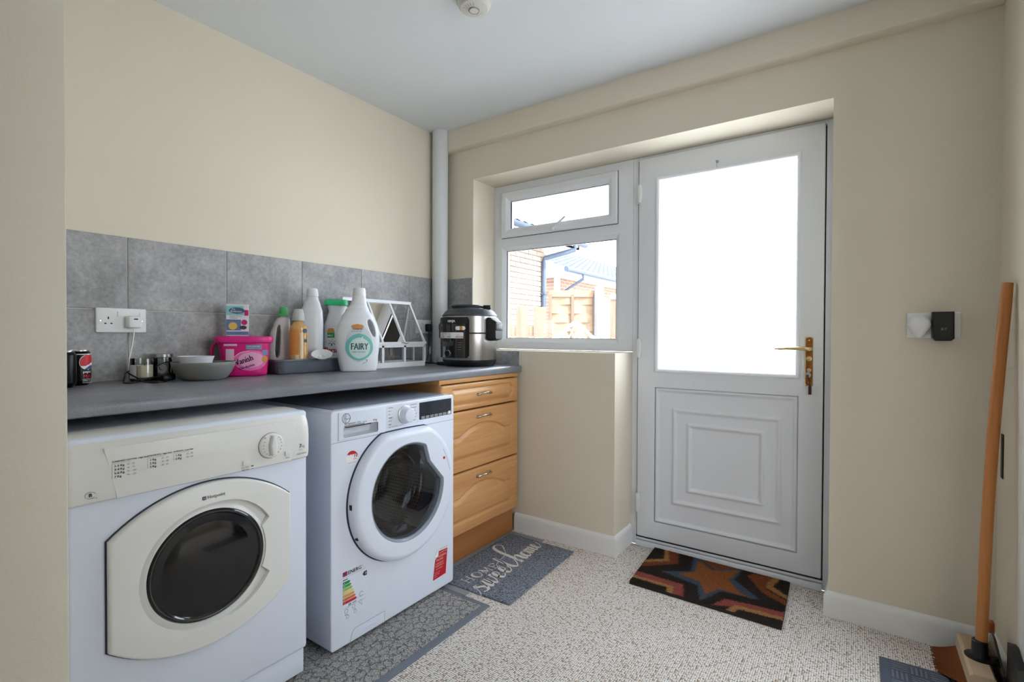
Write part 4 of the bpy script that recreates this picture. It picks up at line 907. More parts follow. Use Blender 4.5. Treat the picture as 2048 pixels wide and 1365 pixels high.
build(M().text('Dr.', -.02, .104, .010, BF, .0008, bold=.0003).text('Beckmann', -.025, .095, .0115, BF, .0008, sx=.85, bold=.0004), 'lettering', pwht, t, False)
build(M().flat(circ(-.016, .040, .015, 20), .0004, BF), 'picture_yellow', pm('yellow_print', (228, 190, 96), .5), t, False)
build(M().flat(circ(.024, .055, .011, 20), .0004, BF).rflat(.024, .039, .082, .105, .0003, BF), 'picture_pink', pm('pink_print', (196, 40, 110), .5), t, False)
build(M().text('Colour & Dirt', -.028, .077, .0075, BF, .0005).text('Collector', -.028, .070, .0075, BF, .0005).flat(circ(.02, .034, .013, 16, .008), .0003, BF).flat(circ(.001, .105, .005, 12), .0003, BS).flat(circ(-.016, .105, .005, 12), .0003, BS), 'lettering', ptxt, t, False)
# woven basket
def m_weave():
    t = NT('woven_plastic'); c = t.add('ShaderNodeTexCoord'); s = t.add('ShaderNodeMapping', {'Vector': c.outputs['Object'], 'Scale': (260, 260, 170)}).outputs[0]
    ck = t.add('ShaderNodeTexChecker', {'Vector': s, 'Scale': 1.0}); t.l.new(t.mix(ck.outputs[1], lin((84, 92, 102)), lin((104, 112, 122))), t.b.inputs['Base Color']); t.b.inputs['Roughness'].default_value = .5; t.bump(ck.outputs[1], .5, .001); return t.m
weave = m_weave()
BK = lambda u, v, w: Vector((u, v, WT + w))
t = T('storage_basket', 'low dark grey woven basket holding the laundry bottles', 'basket', (.105, 1.31, WT))
def bl(d, z, r=.035): return [BK(u, v, z) for u, v in rrect(.022 + d, .192 - d, 1.135 + d, 1.520 - d, r - d * .6, 8)]
build(M().loft([bl(.022, 0), bl(.014, .003), bl(.006, .02), bl(.002, .052), bl(.004, .055), bl(.009, .02), bl(.018, .0055)], True, True), 'basket_wall', weave, t)
build(M().loft([bl(-.001, .050), bl(-.0035, .056), bl(-.0015, .062), bl(.004, .062), bl(.006, .056), bl(.004, .050), bl(-.001, .050)], False, False), 'rim', pm('basket_rim', (96, 104, 114), .45), t)
BZ = WT + .0055
hd_ = pm('white_hdpe', (228, 231, 236), .32, var=.01, sss=.1)
# bottle 1: grey-white with green cap and handle loop
f = FD((.068, 1.214, BZ), -24); tab = [(0, .046, .024, 0), (.05, .049, .026, 0), (.10, .049, .026, 0), (.16, .044, .024, .003), (.205, .034, .021, .008), (.232, .026, .019, .013), (.240, .014, .014, .015), (.25, .014, .014, .015)]
t = T('softener_bottle', 'pale grey handled bottle with green cap, first in the basket', 'bottle', tuple(f(0, 0, 0)), 'laundry bottles in the basket')
o = build(body(M(), f, tab), 'bottle_body', pm('pale_grey_hdpe', (206, 204, 202), .35), t)
L = [(-.012, .205), (-.020, .19), (-.028, .14), (-.031, .09), (-.028, .065), (-.018, .058), (-.008, .075), (-.004, .12), (-.001, .17), (-.004, .20)]
applied(o, build(M().plate([(u * .75 + .002, v) for u, v in L][::-1], -.06, .06, f), 'c', None), .0028)
build(M().loft([se_loop(f, .015, a, a * .9, z, 2.4, 28) for z, a in ((.243, .025), (.250, .024), (.2525, .0185), (.279, .0165), (.281, .015))]), 'cap', pm('green_cap', (70, 172, 104), .4), t)
g = onsurf(f, tab, off=.001); m = M(); ell(m, .036, .045, .007, .006, g, nu=6, nv=6); m.text('care', .005, .028, .012, g, .0004, bold=.0006); build(m, 'lettering', ptxt, t, False)
# bottle 2: clear amber
f = FD((.148, 1.252, BZ), -28); tab = [(0, .036, .030, 0), (.05, .038, .031, 0), (.11, .038, .031, 0), (.16, .038, .031, 0), (.192, .034, .028, 0), (.212, .024, .022, 0), (.220, .016, .016, 0), (.232, .016, .016, 0)]
t = T('amber_soap_bottle', 'clear bottle of amber liquid with frosted cap, second in the basket', 'bottle', tuple(f(0, 0, 0)), 'laundry bottles in the basket')
build(body(M(), f, tab, 2.3), 'bottle_body', pm('amber_liquid', (216, 168, 108), .12, var=.12, coat=.4), t)
build(M().loft([se_loop(f, 0, a, a, z, 2, 28) for z, a in ((.222, .025), (.226, .026), (.250, .024), (.270, .0195), (.273, .018))]), 'cap', pm('frosted_cap', (196, 198, 196), .3), t)
g = onsurf(f, tab, 2.3, off=.001); m = M(); patch(m, lambda v: -.033, lambda v: -.002, .075, .185, g, 8, 8); build(m, 'label_orange', pm('orange_label', (214, 140, 72), .4), t)
m = M(); patch(m, lambda v: -.014, lambda v: .0, .01, .075, g, 5, 4); patch(m, lambda v: .004, lambda v: .010, .02, .17, g, 3, 6, .0004); build(m, 'label_cream', pm('cream_label', (230, 208, 168), .4), t)
m = M(); ell(m, .024, .178, .010, .010, g, nu=6, nv=6); patch(m, lambda v: .02, lambda v: .033, .128, .142, g, 4, 2); build(m, 'label_dark', pm('label_dark_teal', (70, 96, 104), .4), t)
# bottle 3: tall white
f = FD((.092, 1.350, BZ), -30); tab = [(0, .047, .034, 0), (.06, .050, .036, 0), (.15, .052, .037, 0), (.22, .052, .036, 0), (.265, .048, .034, .002), (.300, .037, .028, .004), (.325, .026, .024, .006), (.335, .0235, .0235, .006)]
t = T('white_bottle', 'tall plain white bottle with rounded shoulders, tallest in the basket', 'bottle', tuple(f(0, 0, 0)), 'laundry bottles in the basket')
build(body(M(), f, tab, 2.4), 'bottle_body', hd_, t)
build(M().loft([se_loop(f, .006, a, a, z, 2, 32) for z, a in ((.336, .025), (.342, .0265), (.366, .0235), (.372, .021), (.3735, .017))]), 'cap', pm('milky_cap', (232, 233, 234), .28), t)
g = onsurf(f, tab, 2.4, off=.001); m = M(); patch(m, lambda v: -.049, lambda v: -.042, .205, .255, g, 3, 4); build(m, 'label_orange', MATS['orange_label'], t)
# bottle 4: green-lidded, with red lettering
f = FD((.108, 1.466, BZ), -30); tab = [(0, .050, .034, 0), (.06, .052, .036, 0), (.14, .053, .037, 0), (.20, .050, .035, 0), (.245, .040, .032, .004), (.272, .036, .030, .008), (.295, .043, .033, .008), (.302, .043, .033, .008)]
t = T('green_lidded_bottle', 'white detergent bottle with wide green lid and red lettering', 'bottle', tuple(f(0, 0, 0)), 'laundry bottles in the basket')
build(body(M(), f, tab, 2.6), 'bottle_body', hd_, t)
build(M().loft([se_loop(f, .005, a, a * .8, z, 3, 36) for z, a in ((.300, .050), (.304, .053), (.322, .052), (.328, .048))]), 'lid', pm('bright_green_lid', (52, 196, 130), .35), t)
g = onsurf(f, tab, 2.6, off=.001); build(M().text('Persil', -.050, .078, .037, g, .0004, sx=.72, bold=.0022), 'lettering', pm('red_letter', (196, 30, 50), .4), t, False)
m = M()
for k in range(6):
    a = k * PI / 3 + .4; m.stroke([(-.018 + .005 * math.cos(a), .126 + .005 * math.sin(a)), (-.018 + .017 * math.cos(a), .126 + .017 * math.sin(a))], .0035, g, .0005)
build(m, 'star_logo', pm('star_teal', (60, 110, 130), .4), t)
m = M(); patch(m, lambda v: -.038, lambda v: -.006, .148, .172, g, 5, 3); build(m, 'badge_green', pgrn, t); m = M(); patch(m, lambda v: -.038 + max(0, v - .182) * .6, lambda v: -.006 - max(0, v - .182) * .6, .1725, .192, g, 5, 3); build(m, 'badge_orange', MATS['orange_label'], t)
build(M().text('NO.3', -.036, .154, .012, g, .0006, bold=.0006, sx=.8), 'lettering', pwht, t, False); build(M().text('BIO', -.02, .064, .008, g, .0006), 'lettering', pgry, t, False)
# measuring dish
ca_, sa_ = math.cos(math.radians(26)), math.sin(math.radians(26)); nh = Vector((.82, -.57, 0)); fc = Vector((.214, 1.322, WT + .074)); fU = Vector((.57, .82, 0)); fV = -nh * ca_ + Vector((0, 0, sa_)); fN = Vector((0, 0, ca_)) + nh * sa_; o = build(M().lathe([(.0135, -.013), (.016, -.0125), (.026, -.005), (.038, .004), (.043, .0075), (.0445, .010), (.041, .010), (.030, .002), (.016, -.005), (.012, -.002), (.010, -.009), (.001, -.009)], (0, 0, 0), 40, lambda u, v, w: fc + fU * u + fV * v + fN * w), 'dosing_cup', hd_)
tag(o, 'shallow white dosing cup tilted on the basket rim', 'cup')
# the big fabric-care bottle
f = FD((.272, 1.472, WT), -30); tab = [(0, .080, .040, .001), (.061, .0885, .045, -.001), (.116, .0955, .047, -.002), (.172, .0955, .047, -.002), (.209, .088, .045, -.002), (.246, .072, .042, -.004), (.283, .050, .037, -.003), (.305, .037, .033, .001), (.325, .031, .030, .003), (.350, .0275, .0275, .004)]
t = T('fabric_softener_bottle', 'large white fabric softener bottle with see-through handle and teal heart label', 'bottle', tuple(f(0, 0, 0)))
o = build(body(M(), f, tab, 2.5, 48, 60), 'bottle_body', hd_, t)
hole_ = crom([(.036, .232, 0), (.045, .238, 0), (.056, .227, 0), (.066, .205, 0), (.072, .178, 0), (.070, .160, 0), (.062, .160, 0), (.050, .180, 0), (.040, .205, 0), (.036, .222, 0)], 4)
applied(o, build(M().plate([(p.x - .002, p.y) for p in hole_][::-1], -.08, .08, f), 'c', None), .003, 5)
build(M().loft([se_loop(f, .004, a, a, z, 2.2, 36) for z, a in ((.346, .0285), (.350, .029), (.372, .0275), (.380, .025), (.3815, .020))]), 'cap', MATS['milky_cap'], t)
g = onsurf(f, tab, 2.5, off=.0012)
def lab(cu, cv, hu, hv, k, w, nm, mt):                               # soft rounded-diamond label
    m = M(); hw_ = lambda v: hu * max(0, 1 - abs((v - cv) / hv) ** 2.2) ** (1 / 1.6); patch(m, lambda v: cu - hw_(v) * k, lambda v: cu + hw_(v), cv - hv, cv + hv, g, 20, 20, w); return build(m, nm, mt, t)
lab(-.006, .128, .060, .085, .92, 0, 'label', pm('label_pale', (206, 214, 220), .4)); lab(-.004, .112, .062, .062, .94, .0004, 'label_teal', pm('label_teal', (110, 190, 184), .4)); lab(-.003, .108, .048, .048, .92, .0008, 'label_heart', pm('label_heart', (206, 224, 222), .4))
m = M(); ell(m, -.010, .205, .027, .011, g, w=.0005, nu=8, nv=6); build(m, 'label_cap_orange', MATS['orange_label'], t)
build(M().text('FAIRY', -.041, .101, .042, g, .0014, sx=.70, bold=.002), 'lettering', pm('fairy_green', (34, 86, 84), .4), t, False)
build(M().text('Voted #1', -.032, .190, .012, g, .0010, bold=.0004).text('for sensitive skin', -.036, .181, .0065, g, .001).text('FABRIC SOFTENER', -.034, .088, .007, g, .0014), 'lettering', ptxt, t, False)
build(M().stroke([(-.02, .137), (.004, .146), (.012, .160), (.008, .142), (.024, .138)], .003, g, .0016), 'label_feather', pwht, t)
build(M().stroke([(.012, .034), (.02, .042), (.03, .044)], .0035, g, .0012).stroke([(.022, .052), (.03, .055), (.03, .048)], .003, g, .0012), 'label_sprig', pm('sprig_green', (90, 130, 96), .5), t)

# miniature greenhouse
t = T('tabletop_greenhouse', 'white metal-framed miniature glass greenhouse on the worktop against the tiles', 'greenhouse', (.105, 1.757, WT))
GY0, GY1, GX0, GX1, ZE, ZR, XRg = 1.537, 1.978, .022, .188, .112, .345, .068
gw = pm('greenhouse_white', (236, 238, 242), .35)
def bar(m, a, b, s=.011, s2=None): 
    a, b = Vector(a), Vector(b); d = (b - a).normalized(); x = d.cross(Vector((0, 0, 1))) if abs(d.z) < .9 else d.cross(Vector((1, 0, 0))); x.normalize(); y = d.cross(x); s2 = s2 or s
    return m.loft([[p + x * sx * s / 2 + y * sy * s2 / 2 for sx, sy in ((-1, -1), (1, -1), (1, 1), (-1, 1))] for p in (a, b)])
def P3(x, y, z): return (x, y, WT + z)
m = M(); bb = .014
for x in (GX0, GX1):
    bar(m, P3(x, GY0, .013), P3(x, GY1, .013), .012, .026)
    for k in range(4): y = GY0 + (GY1 - GY0) * k / 3; bar(m, P3(x, y, .02), P3(x, y, ZE), .013)
    bar(m, P3(x, GY0, ZE), P3(x, GY1, ZE), .013, .018)
for y in (GY0, GY1): bar(m, P3(GX0, y, .013), P3(GX1, y, .013), .012, .026); bar(m, P3(GX0, y, ZE), P3(GX1, y, ZE), .012, .014); bar(m, P3((GX0 + GX1) / 2, y, .02), P3((GX0 + GX1) / 2, y, ZE), .008)
build(m, 'base_frame', gw, t)
build(M().box(GX0 + .006, GX1 - .006, GY0 + .006, GY1 - .006, WT + .002, WT + .006), 'tray', gw, t)
m = M(); SX = GX1 + .004
for k in range(4): y = GY0 + (GY1 - GY0) * k / 3; bar(m, P3(SX, y, ZE + .012), P3(XRg, y, ZR), .011); bar(m, P3(GX0 - .004, y, ZE + .012), P3(XRg, y, ZR), .011)
bar(m, P3(XRg, GY0 - .006, ZR), P3(XRg, GY1 + .006, ZR), .02, .016); bar(m, P3(SX, GY0 - .006, ZE + .012), P3(SX, GY1 + .006, ZE + .012), .014, .014)
for y in (GY0, GY1): bar(m, P3(GX0, y, ZE + .012), P3(GX1, y, ZE + .012), .009, .012)
roof_ = build(m, 'roof_frame', gw, t)
for k in range(3):
    y0, y1 = GY0 + (GY1 - GY0) * k / 3 + .004, GY0 + (GY1 - GY0) * (k + 1) / 3 - .004
    m = M(); m.loft([[Vector(P3(x, y, z)) for y, z in ((y0, z0), (y1, z0))] for x, z0 in ((SX, ZE + .012), (XRg, ZR))], False, False, False); build(m, 'roof_pane', m_glass('greenhouse_glass_%d' % k, (.96, .97, .97, 1), 0, 1.9) if k == 0 else MATSG, t, False)
    if k == 0: MATSG = bpy.data.materials['greenhouse_glass_0']
    for x in (GX0, GX1): m = M(); m.loft([[Vector(P3(x, y, z)) for y in (y0, y1)] for z in (.022, ZE)], False, False, False); build(m, 'side_pane', MATSG, t, False)
for y in (GY0, GY1):
    m = M(); m.flat([(GX0, ZE + .012), (GX1, ZE + .012), (XRg, ZR)], 0, lambda u, v, w, y=y: Vector(P3(u, y, v))); build(m, 'gable_pane', MATSG, t, False)
build(M().tube(crom([P3(SX + .008, 1.80, ZE + .017), P3(SX + .014, 1.815, ZE + .014), P3(SX + .012, 1.835, ZE + .010), P3(SX + .008, 1.85, ZE + .015)]), .0016, 6), 'latch', chrome, t)

# right-hand socket, its plug, freshener
socket('double_socket', 'white double socket half hidden by the corner pipe, black plug in it', 2.085, 2.212, 1.110, 1.192, TW, [2.115], [2.14])
o = build(M().plate([(2.098 + .0105 * math.cos(a), 1.148 + (.016 if math.sin(a) > 0 else .013) * math.sin(a)) for a in [2 * PI * k / 24 for k in range(24)]], .0105, .030, TW, b=.006), 'plug_cover', whitep); tag(o, 'small white oval plug-in on the socket behind the greenhouse', 'plug')
bp = T('black_plug', 'black three-pin plug and lead running down to the pressure cooker', 'plug', (.03, 2.178, 1.11))
build(M().plate([(2.158, 1.160), (2.164, 1.168), (2.186, 1.168), (2.193, 1.160), (2.193, 1.135), (2.186, 1.122), (2.164, 1.122), (2.158, 1.135)], .0100, .036, TW, b=.005), 'plug_body', blackp, bp)
build(M().tube(crom([TW(2.176, 1.124, .022), TW(2.176, 1.10, .024), TW(2.174, 1.06, .026), TW(2.172, 1.00, .028), TW(2.150, .955, .03), (.05, 2.135, WT + .004), (.12, 2.13, WT + .004), (.16, 2.115, WT + .004), (.215, 2.105, WT + .004)]), .0032, 8), 'lead', blackp, bp)
build(M().plate([(2.168, .985), (2.184, .99), (2.188, 1.03), (2.174, 1.035)], .03, .031, TW), 'lead_tag', pwht, bp, False)

# multi-cooker
cx, cy = .398, 2.118; C0 = (cx, cy, WT)
t = T('multi_cooker', 'black and steel electric pressure cooker at the window end of the worktop', 'cooker', C0)
build(M().lathe([(.125, 0), (.132, .002), (.142, .016), (.1475, .030), (.1475, .036)], C0, 72).box(cx - .175, cx - .10, cy - .08, cy + .05, WT + .0005, WT + .018, .005), 'base', blackp, t)
build(M().lathe([(.147, .036), (.1475, .037), (.1475, .174), (.146, .175), (.146, .181), (.1475, .182), (.1475, .268), (.146, .270)], C0, 96, caps=False), 'steel_body', steel, t)
build(M().lathe([(.1463, .1745), (.1472, .1755), (.1472, .1805), (.1463, .1815)], C0, 72, caps=False), 'body_seam', seal, t)
lidm = pm('slate_lid_plastic', (62, 66, 72), .4, var=.08)
ld = build(M().lathe([(.146, .268), (.1505, .270), (.1505, .276), (.147, .279), (.138, .292), (.125, .304), (.108, .310), (.085, .3115), (.001, .3115)], C0, 80), 'lid', lidm, t)
build(M().lathe([(.078, .3115), (.078, .317), (.084, .321), (.086, .327), (.083, .331), (.001, .333)], (cx - .012, cy - .012, WT), 64), 'lid_top_plate', lidm, ld)
build(M().box(-.022, .022, -.014, .014, 0, .022, .006, lambda u, v, w: Vector((cx + .095 + u * .8 - v * .6, cy + .030 + u * .6 + v * .8, WT + .309 + w))).box(-.035, .0, -.008, .008, .006, .016, .003, lambda u, v, w: Vector((cx + .095 + u * .8 - v * .6, cy + .030 + u * .6 + v * .8, WT + .309 + w))), 'steam_valve', blackp, ld)
for s_, ad in ((1, 3), (-1, 183)):
    F = FD((cx, cy, WT), ad)
    build(M().loft([[F(u, v, w_) for u, v in rrect(-a, a, z0, z1, r_)] for w_, a, z0, z1, r_ in ((.138, .048, .140, .262, .02), (.158, .050, .138, .262, .02), (.166, .046, .140, .254, .02), (.188, .036, .145, .240, .015), (.192, .032, .148, .236, .012))]), 'side_handle', blackp, t)
    build(M().loft([[F(u, v, w_) for u, v in rrect(-a, a, z0, z1, .01)] for w_, a, z0, z1 in ((.175, .038, .192, .232), (.194, .033, .192, .232), (.196, .030, .195, .229))]), 'handle_cover', lidm, t)
pf = CY(C0, .1475, -95)
def cplate(m, u0, u1, v0, v1, r, w0, w1, f, n=24):
    o_ = rrect(u0, u1, v0, v1, r, 6); L = []
    for j in range(n + 1):
        u = u0 + (u1 - u0) * j / n; du = min(u - u0, u1 - u); e = 0 if du >= r else r - math.sqrt(max(0, r * r - (r - du) ** 2)); L.append([f(u, v0 + e, w0), f(u, v1 - e, w0), f(u, v1 - e, w1), f(u, v0 + e, w1)])
    return m.loft(L)
pn = build(cplate(M(), -.112, .112, .048, .262, .014, -.004, .012, pf), 'control_panel', blackg, t)
build(cplate(M(), -.106, .106, .226, .258, .01, .012, .014, pf), 'brand_band', blackp, pn)
build(M().text('NINJA', -.004, .235, .0175, pf, .0152, sx=.95, bold=.0012), 'lettering', pwht, pn, False)
build(cplate(M(), -.108, .102, .190, .222, .010, .012, .0155, pf), 'screen', blackg, pn)
build(cplate(M(), .044, .094, .194, .214, .0095, .0155, .0165, pf), 'slider_badge', pwht, pn)
build(cplate(M(), .066, .080, .194, .214, .002, .0166, .017, pf), 'badge_orange', MATS['orange_label'], pn)
build(cplate(M(), -.108, .084, .151, .182, .001, .0122, .013, pf), 'instruction_strip', pwht, pn)
m = M()
for i, w_ in enumerate(('CLOSE', 'VENT', 'PRESSURE')): m.text(w_, -.060 + i * .052, .1545, .0105, pf, .0138, bold=.0005, sx=.9)
build(m, 'lettering', pred, pn, False)
m = M().text('SmartLid positions', -.06, .1755, .0065, pf, .0138)
for i in range(3): m.tube([pf(-.046 + i * .052 + .005 * math.cos(a), .1685 + .0035 * math.sin(a), .0138) for a in [2 * PI * k / 12 for k in range(13)]], .0004, 4)
build(m, 'lettering', ptxt, pn, False)
build(M().lathe([(.0175, .012), (.0185, .016), (.0165, .018), (.0155, .015)], (-.002, .072, 0), 32, pf, False), 'dial_ring', chrome, pn)
build(M().lathe([(.0155, .012), (.0155, .022), (.013, .024), (.001, .024)], (-.002, .072, 0), 32, pf), 'dial', blackp, pn)
m = M()
for i in range(4):
    for j in range(2): m.rflat(-.07 + j * .125, -.052 + j * .125, .128 - i * .012, .1295 - i * .012, .0124, pf)
build(m, 'panel_print', pgry, pn, False)

# ================================================================ RIGHT-HAND SIDE
BW = FY(D)
socket('wall_socket', 'white double socket on the cream wall right of the door', 2.298, 2.446, 1.098, 1.188, BW, [], [])
m = M(); n = 28
def egg(k, s): a = 2 * PI * k / n; return (2.332 + .0335 * s * math.cos(a) * (1 - .42 * -math.sin(a) if math.sin(a) < 0 else 1), 1.146 + s * (.034 if math.sin(a) > 0 else .050) * math.sin(a))
m.loft([[BW(*egg(k, s), w_) for k in range(n)] for w_, s in ((.0100, .9), (.018, 1), (.034, .98), (.044, .86), (.050, .6), (.052, .2))]); o = build(m, 'air_freshener', whitep); tag(o, 'white egg-shaped plug-in air freshener in the right wall socket', 'air freshener')
m = M().plate([(2.366, 1.100), (2.376, 1.088), (2.416, 1.088), (2.425, 1.096), (2.424, 1.190), (2.366, 1.190)], .0100, .052, BW, b=.005); t = T('black_adapter', 'black boxy adapter plugged in beside the white egg-shaped freshener', 'adapter', (2.395, 2.29, 1.088)); build(m, 'adapter_body', blackp, t)
build(M().text('BT', 2.388, 1.125, .012, BW, .0525, sx=1.2), 'lettering', pgry, t, False)
# smoke detector
dc = (.985, 1.427); dtm = pm('aged_white_plastic', (214, 212, 204), .45)
t = T('smoke_alarm', 'round off-white smoke alarm on the ceiling at the top of the frame', 'smoke alarm', (dc[0], dc[1], H - .045))
DFc = lambda u, v, w: Vector((dc[0] - u, dc[1] + v, H - w))
build(M().lathe([(.066, 0), (.066, .012), (.063, .014), (.060, .016), (.057, .030), (.050, .038), (.035, .0415), (.020, .042), (.001, .042)], (0, 0, 0), 56, DFc), 'alarm_body', dtm, t)
build(M().lathe([(.0185, .042), (.0195, .0425), (.019, .0455), (.0175, .0455), (.017, .0425)], (-.0, .0, 0), 36, DFc, False), 'button_ring', chrome, t)
build(M().lathe([(.0165, .042), (.016, .0455), (.001, .046)], (0, 0, 0), 32, DFc), 'test_button', dtm, t)
m = M()
for k in range(5): a = -PI / 2 - .6 + k * .3; m.stroke([(.026 * math.cos(a), .026 * math.sin(a)), (.042 * math.cos(a), .042 * math.sin(a))], .0015, DFc, .0418 + .0003)
m.text('smoke alarm', -.02, .027, .0075, DFc, .0424); build(m, 'alarm_marks', pgry, t, False)

# broom leaning in the corner
t = T('broom', 'wooden-handled broom leaning in the right corner, bristles on the carpet', 'broom', (2.46, 2.03, 0))
FB = lambda u, v, w: Vector((2.462 + w, v, u))                     # (height, along, across)
head = build(M().loft([[FB(z, y, x) for z, x in ((.066, -.031), (.066, .026), (.104, .030), (.112, .024), (.112, -.022), (.104, -.030))] for y in (1.965, 2.215)]), 'broom_head', beech, t)
m = M(); random.seed(3)
for j in range(50):
    y = 1.969 + j * .00485
    for i in range(5):
        x0 = -.026 + i * .012; x1 = x0 * 1.15 - .030 - .006 * (4 - i) + random.uniform(-.004, .004); yy = 2.136 + (y - 1.969) * .66 + random.uniform(-.004, .004)
        for q in range(3): m.tube([(2.462 + x0 + random.uniform(-.002, .002), y + q * .0015, .068), (2.462 + (x0 + x1) / 2 + .002, (y + yy) / 2, .034), (2.462 + x1 + random.uniform(-.006, .006), yy + q * .002, .001)], .0011, 3)
tag(build(m, 'bristles', pm('brown_bristle', (140, 78, 36), .7, var=.35, nscale=120), t), kind='stuff')
h0 = Vector((2.473, 2.082, .104)); h1 = Vector((2.5255, 2.112, 1.268)); hp = []
for k in range(17): q = k / 16; p = h0.lerp(h1, q); p.x += -.008 * math.sin(PI * q) ; hp.append(p)
build(M().tube(hp, [.0150] * 16 + [.0135], 20), 'handle', pole_m, t)
dirn = (hp[1] - hp[0]).normalized()
build(M().lathe([(.036, 0), (.036, .003), (.024, .006), (.0195, .014), (.0190, .052), (.0165, .054)], (2.470, 2.080, .1115), 32), 'socket_bracket', blackp, t)
m = M().box(2.5415, 2.5445, 2.235, 2.262, .64, .785, .001); o = build(m, 'black_cable_cover', blackp); tag(o, 'short black strip on the right wall behind the broom handle', 'strip')
t = T('dustpan_brush', 'black long narrow brush stock standing between the broom and the right skirting', 'brush', (2.51, 2.0, 0))
build(M().loft([[Vector((x, y, z)) for x, z in ((2.497, 0), (2.512, 0), (2.509, zt_), (2.502, zt_ + .004))] for y, zt_ in ((2.150, .150), (2.128, .176), (2.09, .172), (1.90, .100), (1.78, .08))]), 'stock', blackg, t)
build(M().lathe([(.005, 0), (.0045, .003), (.001, .004)], (2.06, .075, 0), 14, lambda u, v, w: Vector((2.498 - w, u, v))), 'rivet', chrome, t)
build(M().tube([(2.506, 2.148, .168), (2.506, 2.146, .20), (2.507, 2.15, .206)], [.009, .008, .004], 10), 'orange_loop', pm('orange_loop', (176, 96, 36), .6), t)
o = build(M().loft([[Vector((x, y, z)) for y, z in ((1.975, .0), (1.86, .0), (1.86, .21), (1.945, .232), (1.972, .228))] for x in (XR - .034, XR - .0155)]), 'black_door_plate', blackp); tag(o, 'black plate at the foot of the right-hand white door casing', 'plate')

# ================================================================ MATS
UPF = lambda x0, y0: (lambda u, v, w: Vector((x0 - v, y0 + u, w)))   # read from the room: u along the cabinets, v towards them
m = M().plate(rrect(.40, .930, .62, 1.600, .004), 0, .0052, FZ(0), b=.003); t = T('ribbed_rubber_mat', 'dark grey crinkled barrier mat with smooth rubber edge under the machines', 'mat', (.66, 1.1, 0)); WLt = WL[t.name]
build(M().plate([(.40, .62), (.936, .62), (.936, 1.600), (.40, 1.600)], 0.0005, .0065, FZ(0), b=.004), 'rubber_edge', rubber, t)
build(M().plate([(.44, .64), (.908, .64), (.908, 1.572), (.44, 1.572)], .0065, .0100, FZ(0), b=.002), 'mat_pile', crinkle, t); m.bm.free()
o = build(M().plate([(.562, 1.604), (.80, 1.604), (.80, 1.63), (.78, 2.285), (.562, 2.285)], 0.0003, .0035, FZ(0), b=.001), 'rubber_underlay', pm('pale_grey_rubber', (142, 146, 152), .6, bump=.1)); tag(o, 'thin grey rubber underlay showing at the edges of the home sweet home mat', 'underlay')
t = T('home_doormat', 'blue-grey doormat lettered HOME sweet home in front of the oak drawers', 'doormat', (.80, 1.93, .0035))
hm = [(.600, 1.632), (1.000, 1.650), (.982, 2.240), (.588, 2.244)]
build(M().plate(hm, .0037, .0085, FZ(0), b=.002), 'mat_body', felt, t)
HF = UPF(.0, .0); lt = pm('mat_print_grey', (222, 219, 215), .9, bump=.3, bscale=500)
LZ = lambda u, v, w: Vector((.752 - v + u * .10, 1.690 + u * 1.08, .0088 + w))
mm = M()
def serif(P, th=.0035): 
    for a in P: mm.stroke(a, th, LZ, .0002, 1)
for i, ch_ in enumerate('HOME'):
    o_ = i * .052; hgt = .046
    if ch_ == 'H': serif([[(o_, 0), (o_, hgt)], [(o_ + .03, 0), (o_ + .03, hgt)], [(o_, hgt / 2), (o_ + .03, hgt / 2)]] + [[(o_ + a - .006, b), (o_ + a + .006, b)] for a in (0, .03) for b in (0, hgt)], .0085)
    if ch_ == 'O': mm.stroke([(o_ + .017 + .019 * math.cos(a), hgt / 2 + .024 * math.sin(a)) for a in [2 * PI * k / 20 for k in range(21)]], .008, LZ, .0002, 2)
    if ch_ == 'M': serif([[(o_, 0), (o_, hgt)], [(o_, hgt), (o_ + .018, .006)], [(o_ + .018, .006), (o_ + .036, hgt)], [(o_ + .036, 0), (o_ + .036, hgt)]] + [[(o_ + a - .005, b), (o_ + a + .005, b)] for a, b in ((0, 0), (.036, 0), (0, hgt), (.036, hgt))], .0085)
    if ch_ == 'E': serif([[(o_ + .008, 0), (o_ + .008, hgt)], [(o_ + .003, 0), (o_ + .034, 0)], [(o_ + .003, hgt), (o_ + .034, hgt)], [(o_ + .008, hgt / 2), (o_ + .026, hgt / 2)], [(o_ + .034, 0), (o_ + .034, .008)], [(o_ + .034, hgt), (o_ + .034, hgt - .008)]], .0085)
build(mm, 'lettering', lt, t, False)
mm = M(); SW = .0145
SZ = lambda u, v, w: Vector((.866 - v - u * .085, 1.645 + u, .0088 + w))
def sw(pts, k=1): mm.stroke(pts, SW * k, SZ, .0002, 5)
sw([(-.035, .00), (.0, .012), (.028, .062), (.036, .075)], .6); sw([(.036, .075), (.028, .058), (.046, .045), (.062, .024), (.045, .004), (.020, .010)])            # s
sw([(.062, .02), (.082, .072), (.078, .030), (.088, .004), (.108, .03), (.112, .07), (.108, .028), (.122, .004), (.142, .035), (.146, .072), (.158, .066)])    # w
for e in (.158, .212): sw([(e, .022), (e + .03, .040), (e + .034, .062), (e + .018, .066), (e + .008, .036), (e + .018, .006), (e + .04, .010), (e + .056, .03)])  # e e
sw([(.262, .03), (.290, .085), (.298, .145), (.288, .085), (.284, .030), (.300, .004), (.325, .022), (.345, .05)]); sw([(.236, .078), (.262, .100), (.318, .108), (.37, .116), (.41, .15)], .5)  # t
sw([(.41, .15), (.44, .185), (.425, .215), (.392, .205), (.372, .16), (.362, .09), (.352, .002)]); sw([(.354, .02), (.376, .066), (.392, .060), (.390, .02), (.400, .003), (.415, .018)])        # h
sw([(.436, .060), (.420, .050), (.416, .018), (.432, .003), (.448, .022), (.446, .052), (.434, .060), (.455, .052)])                       # o
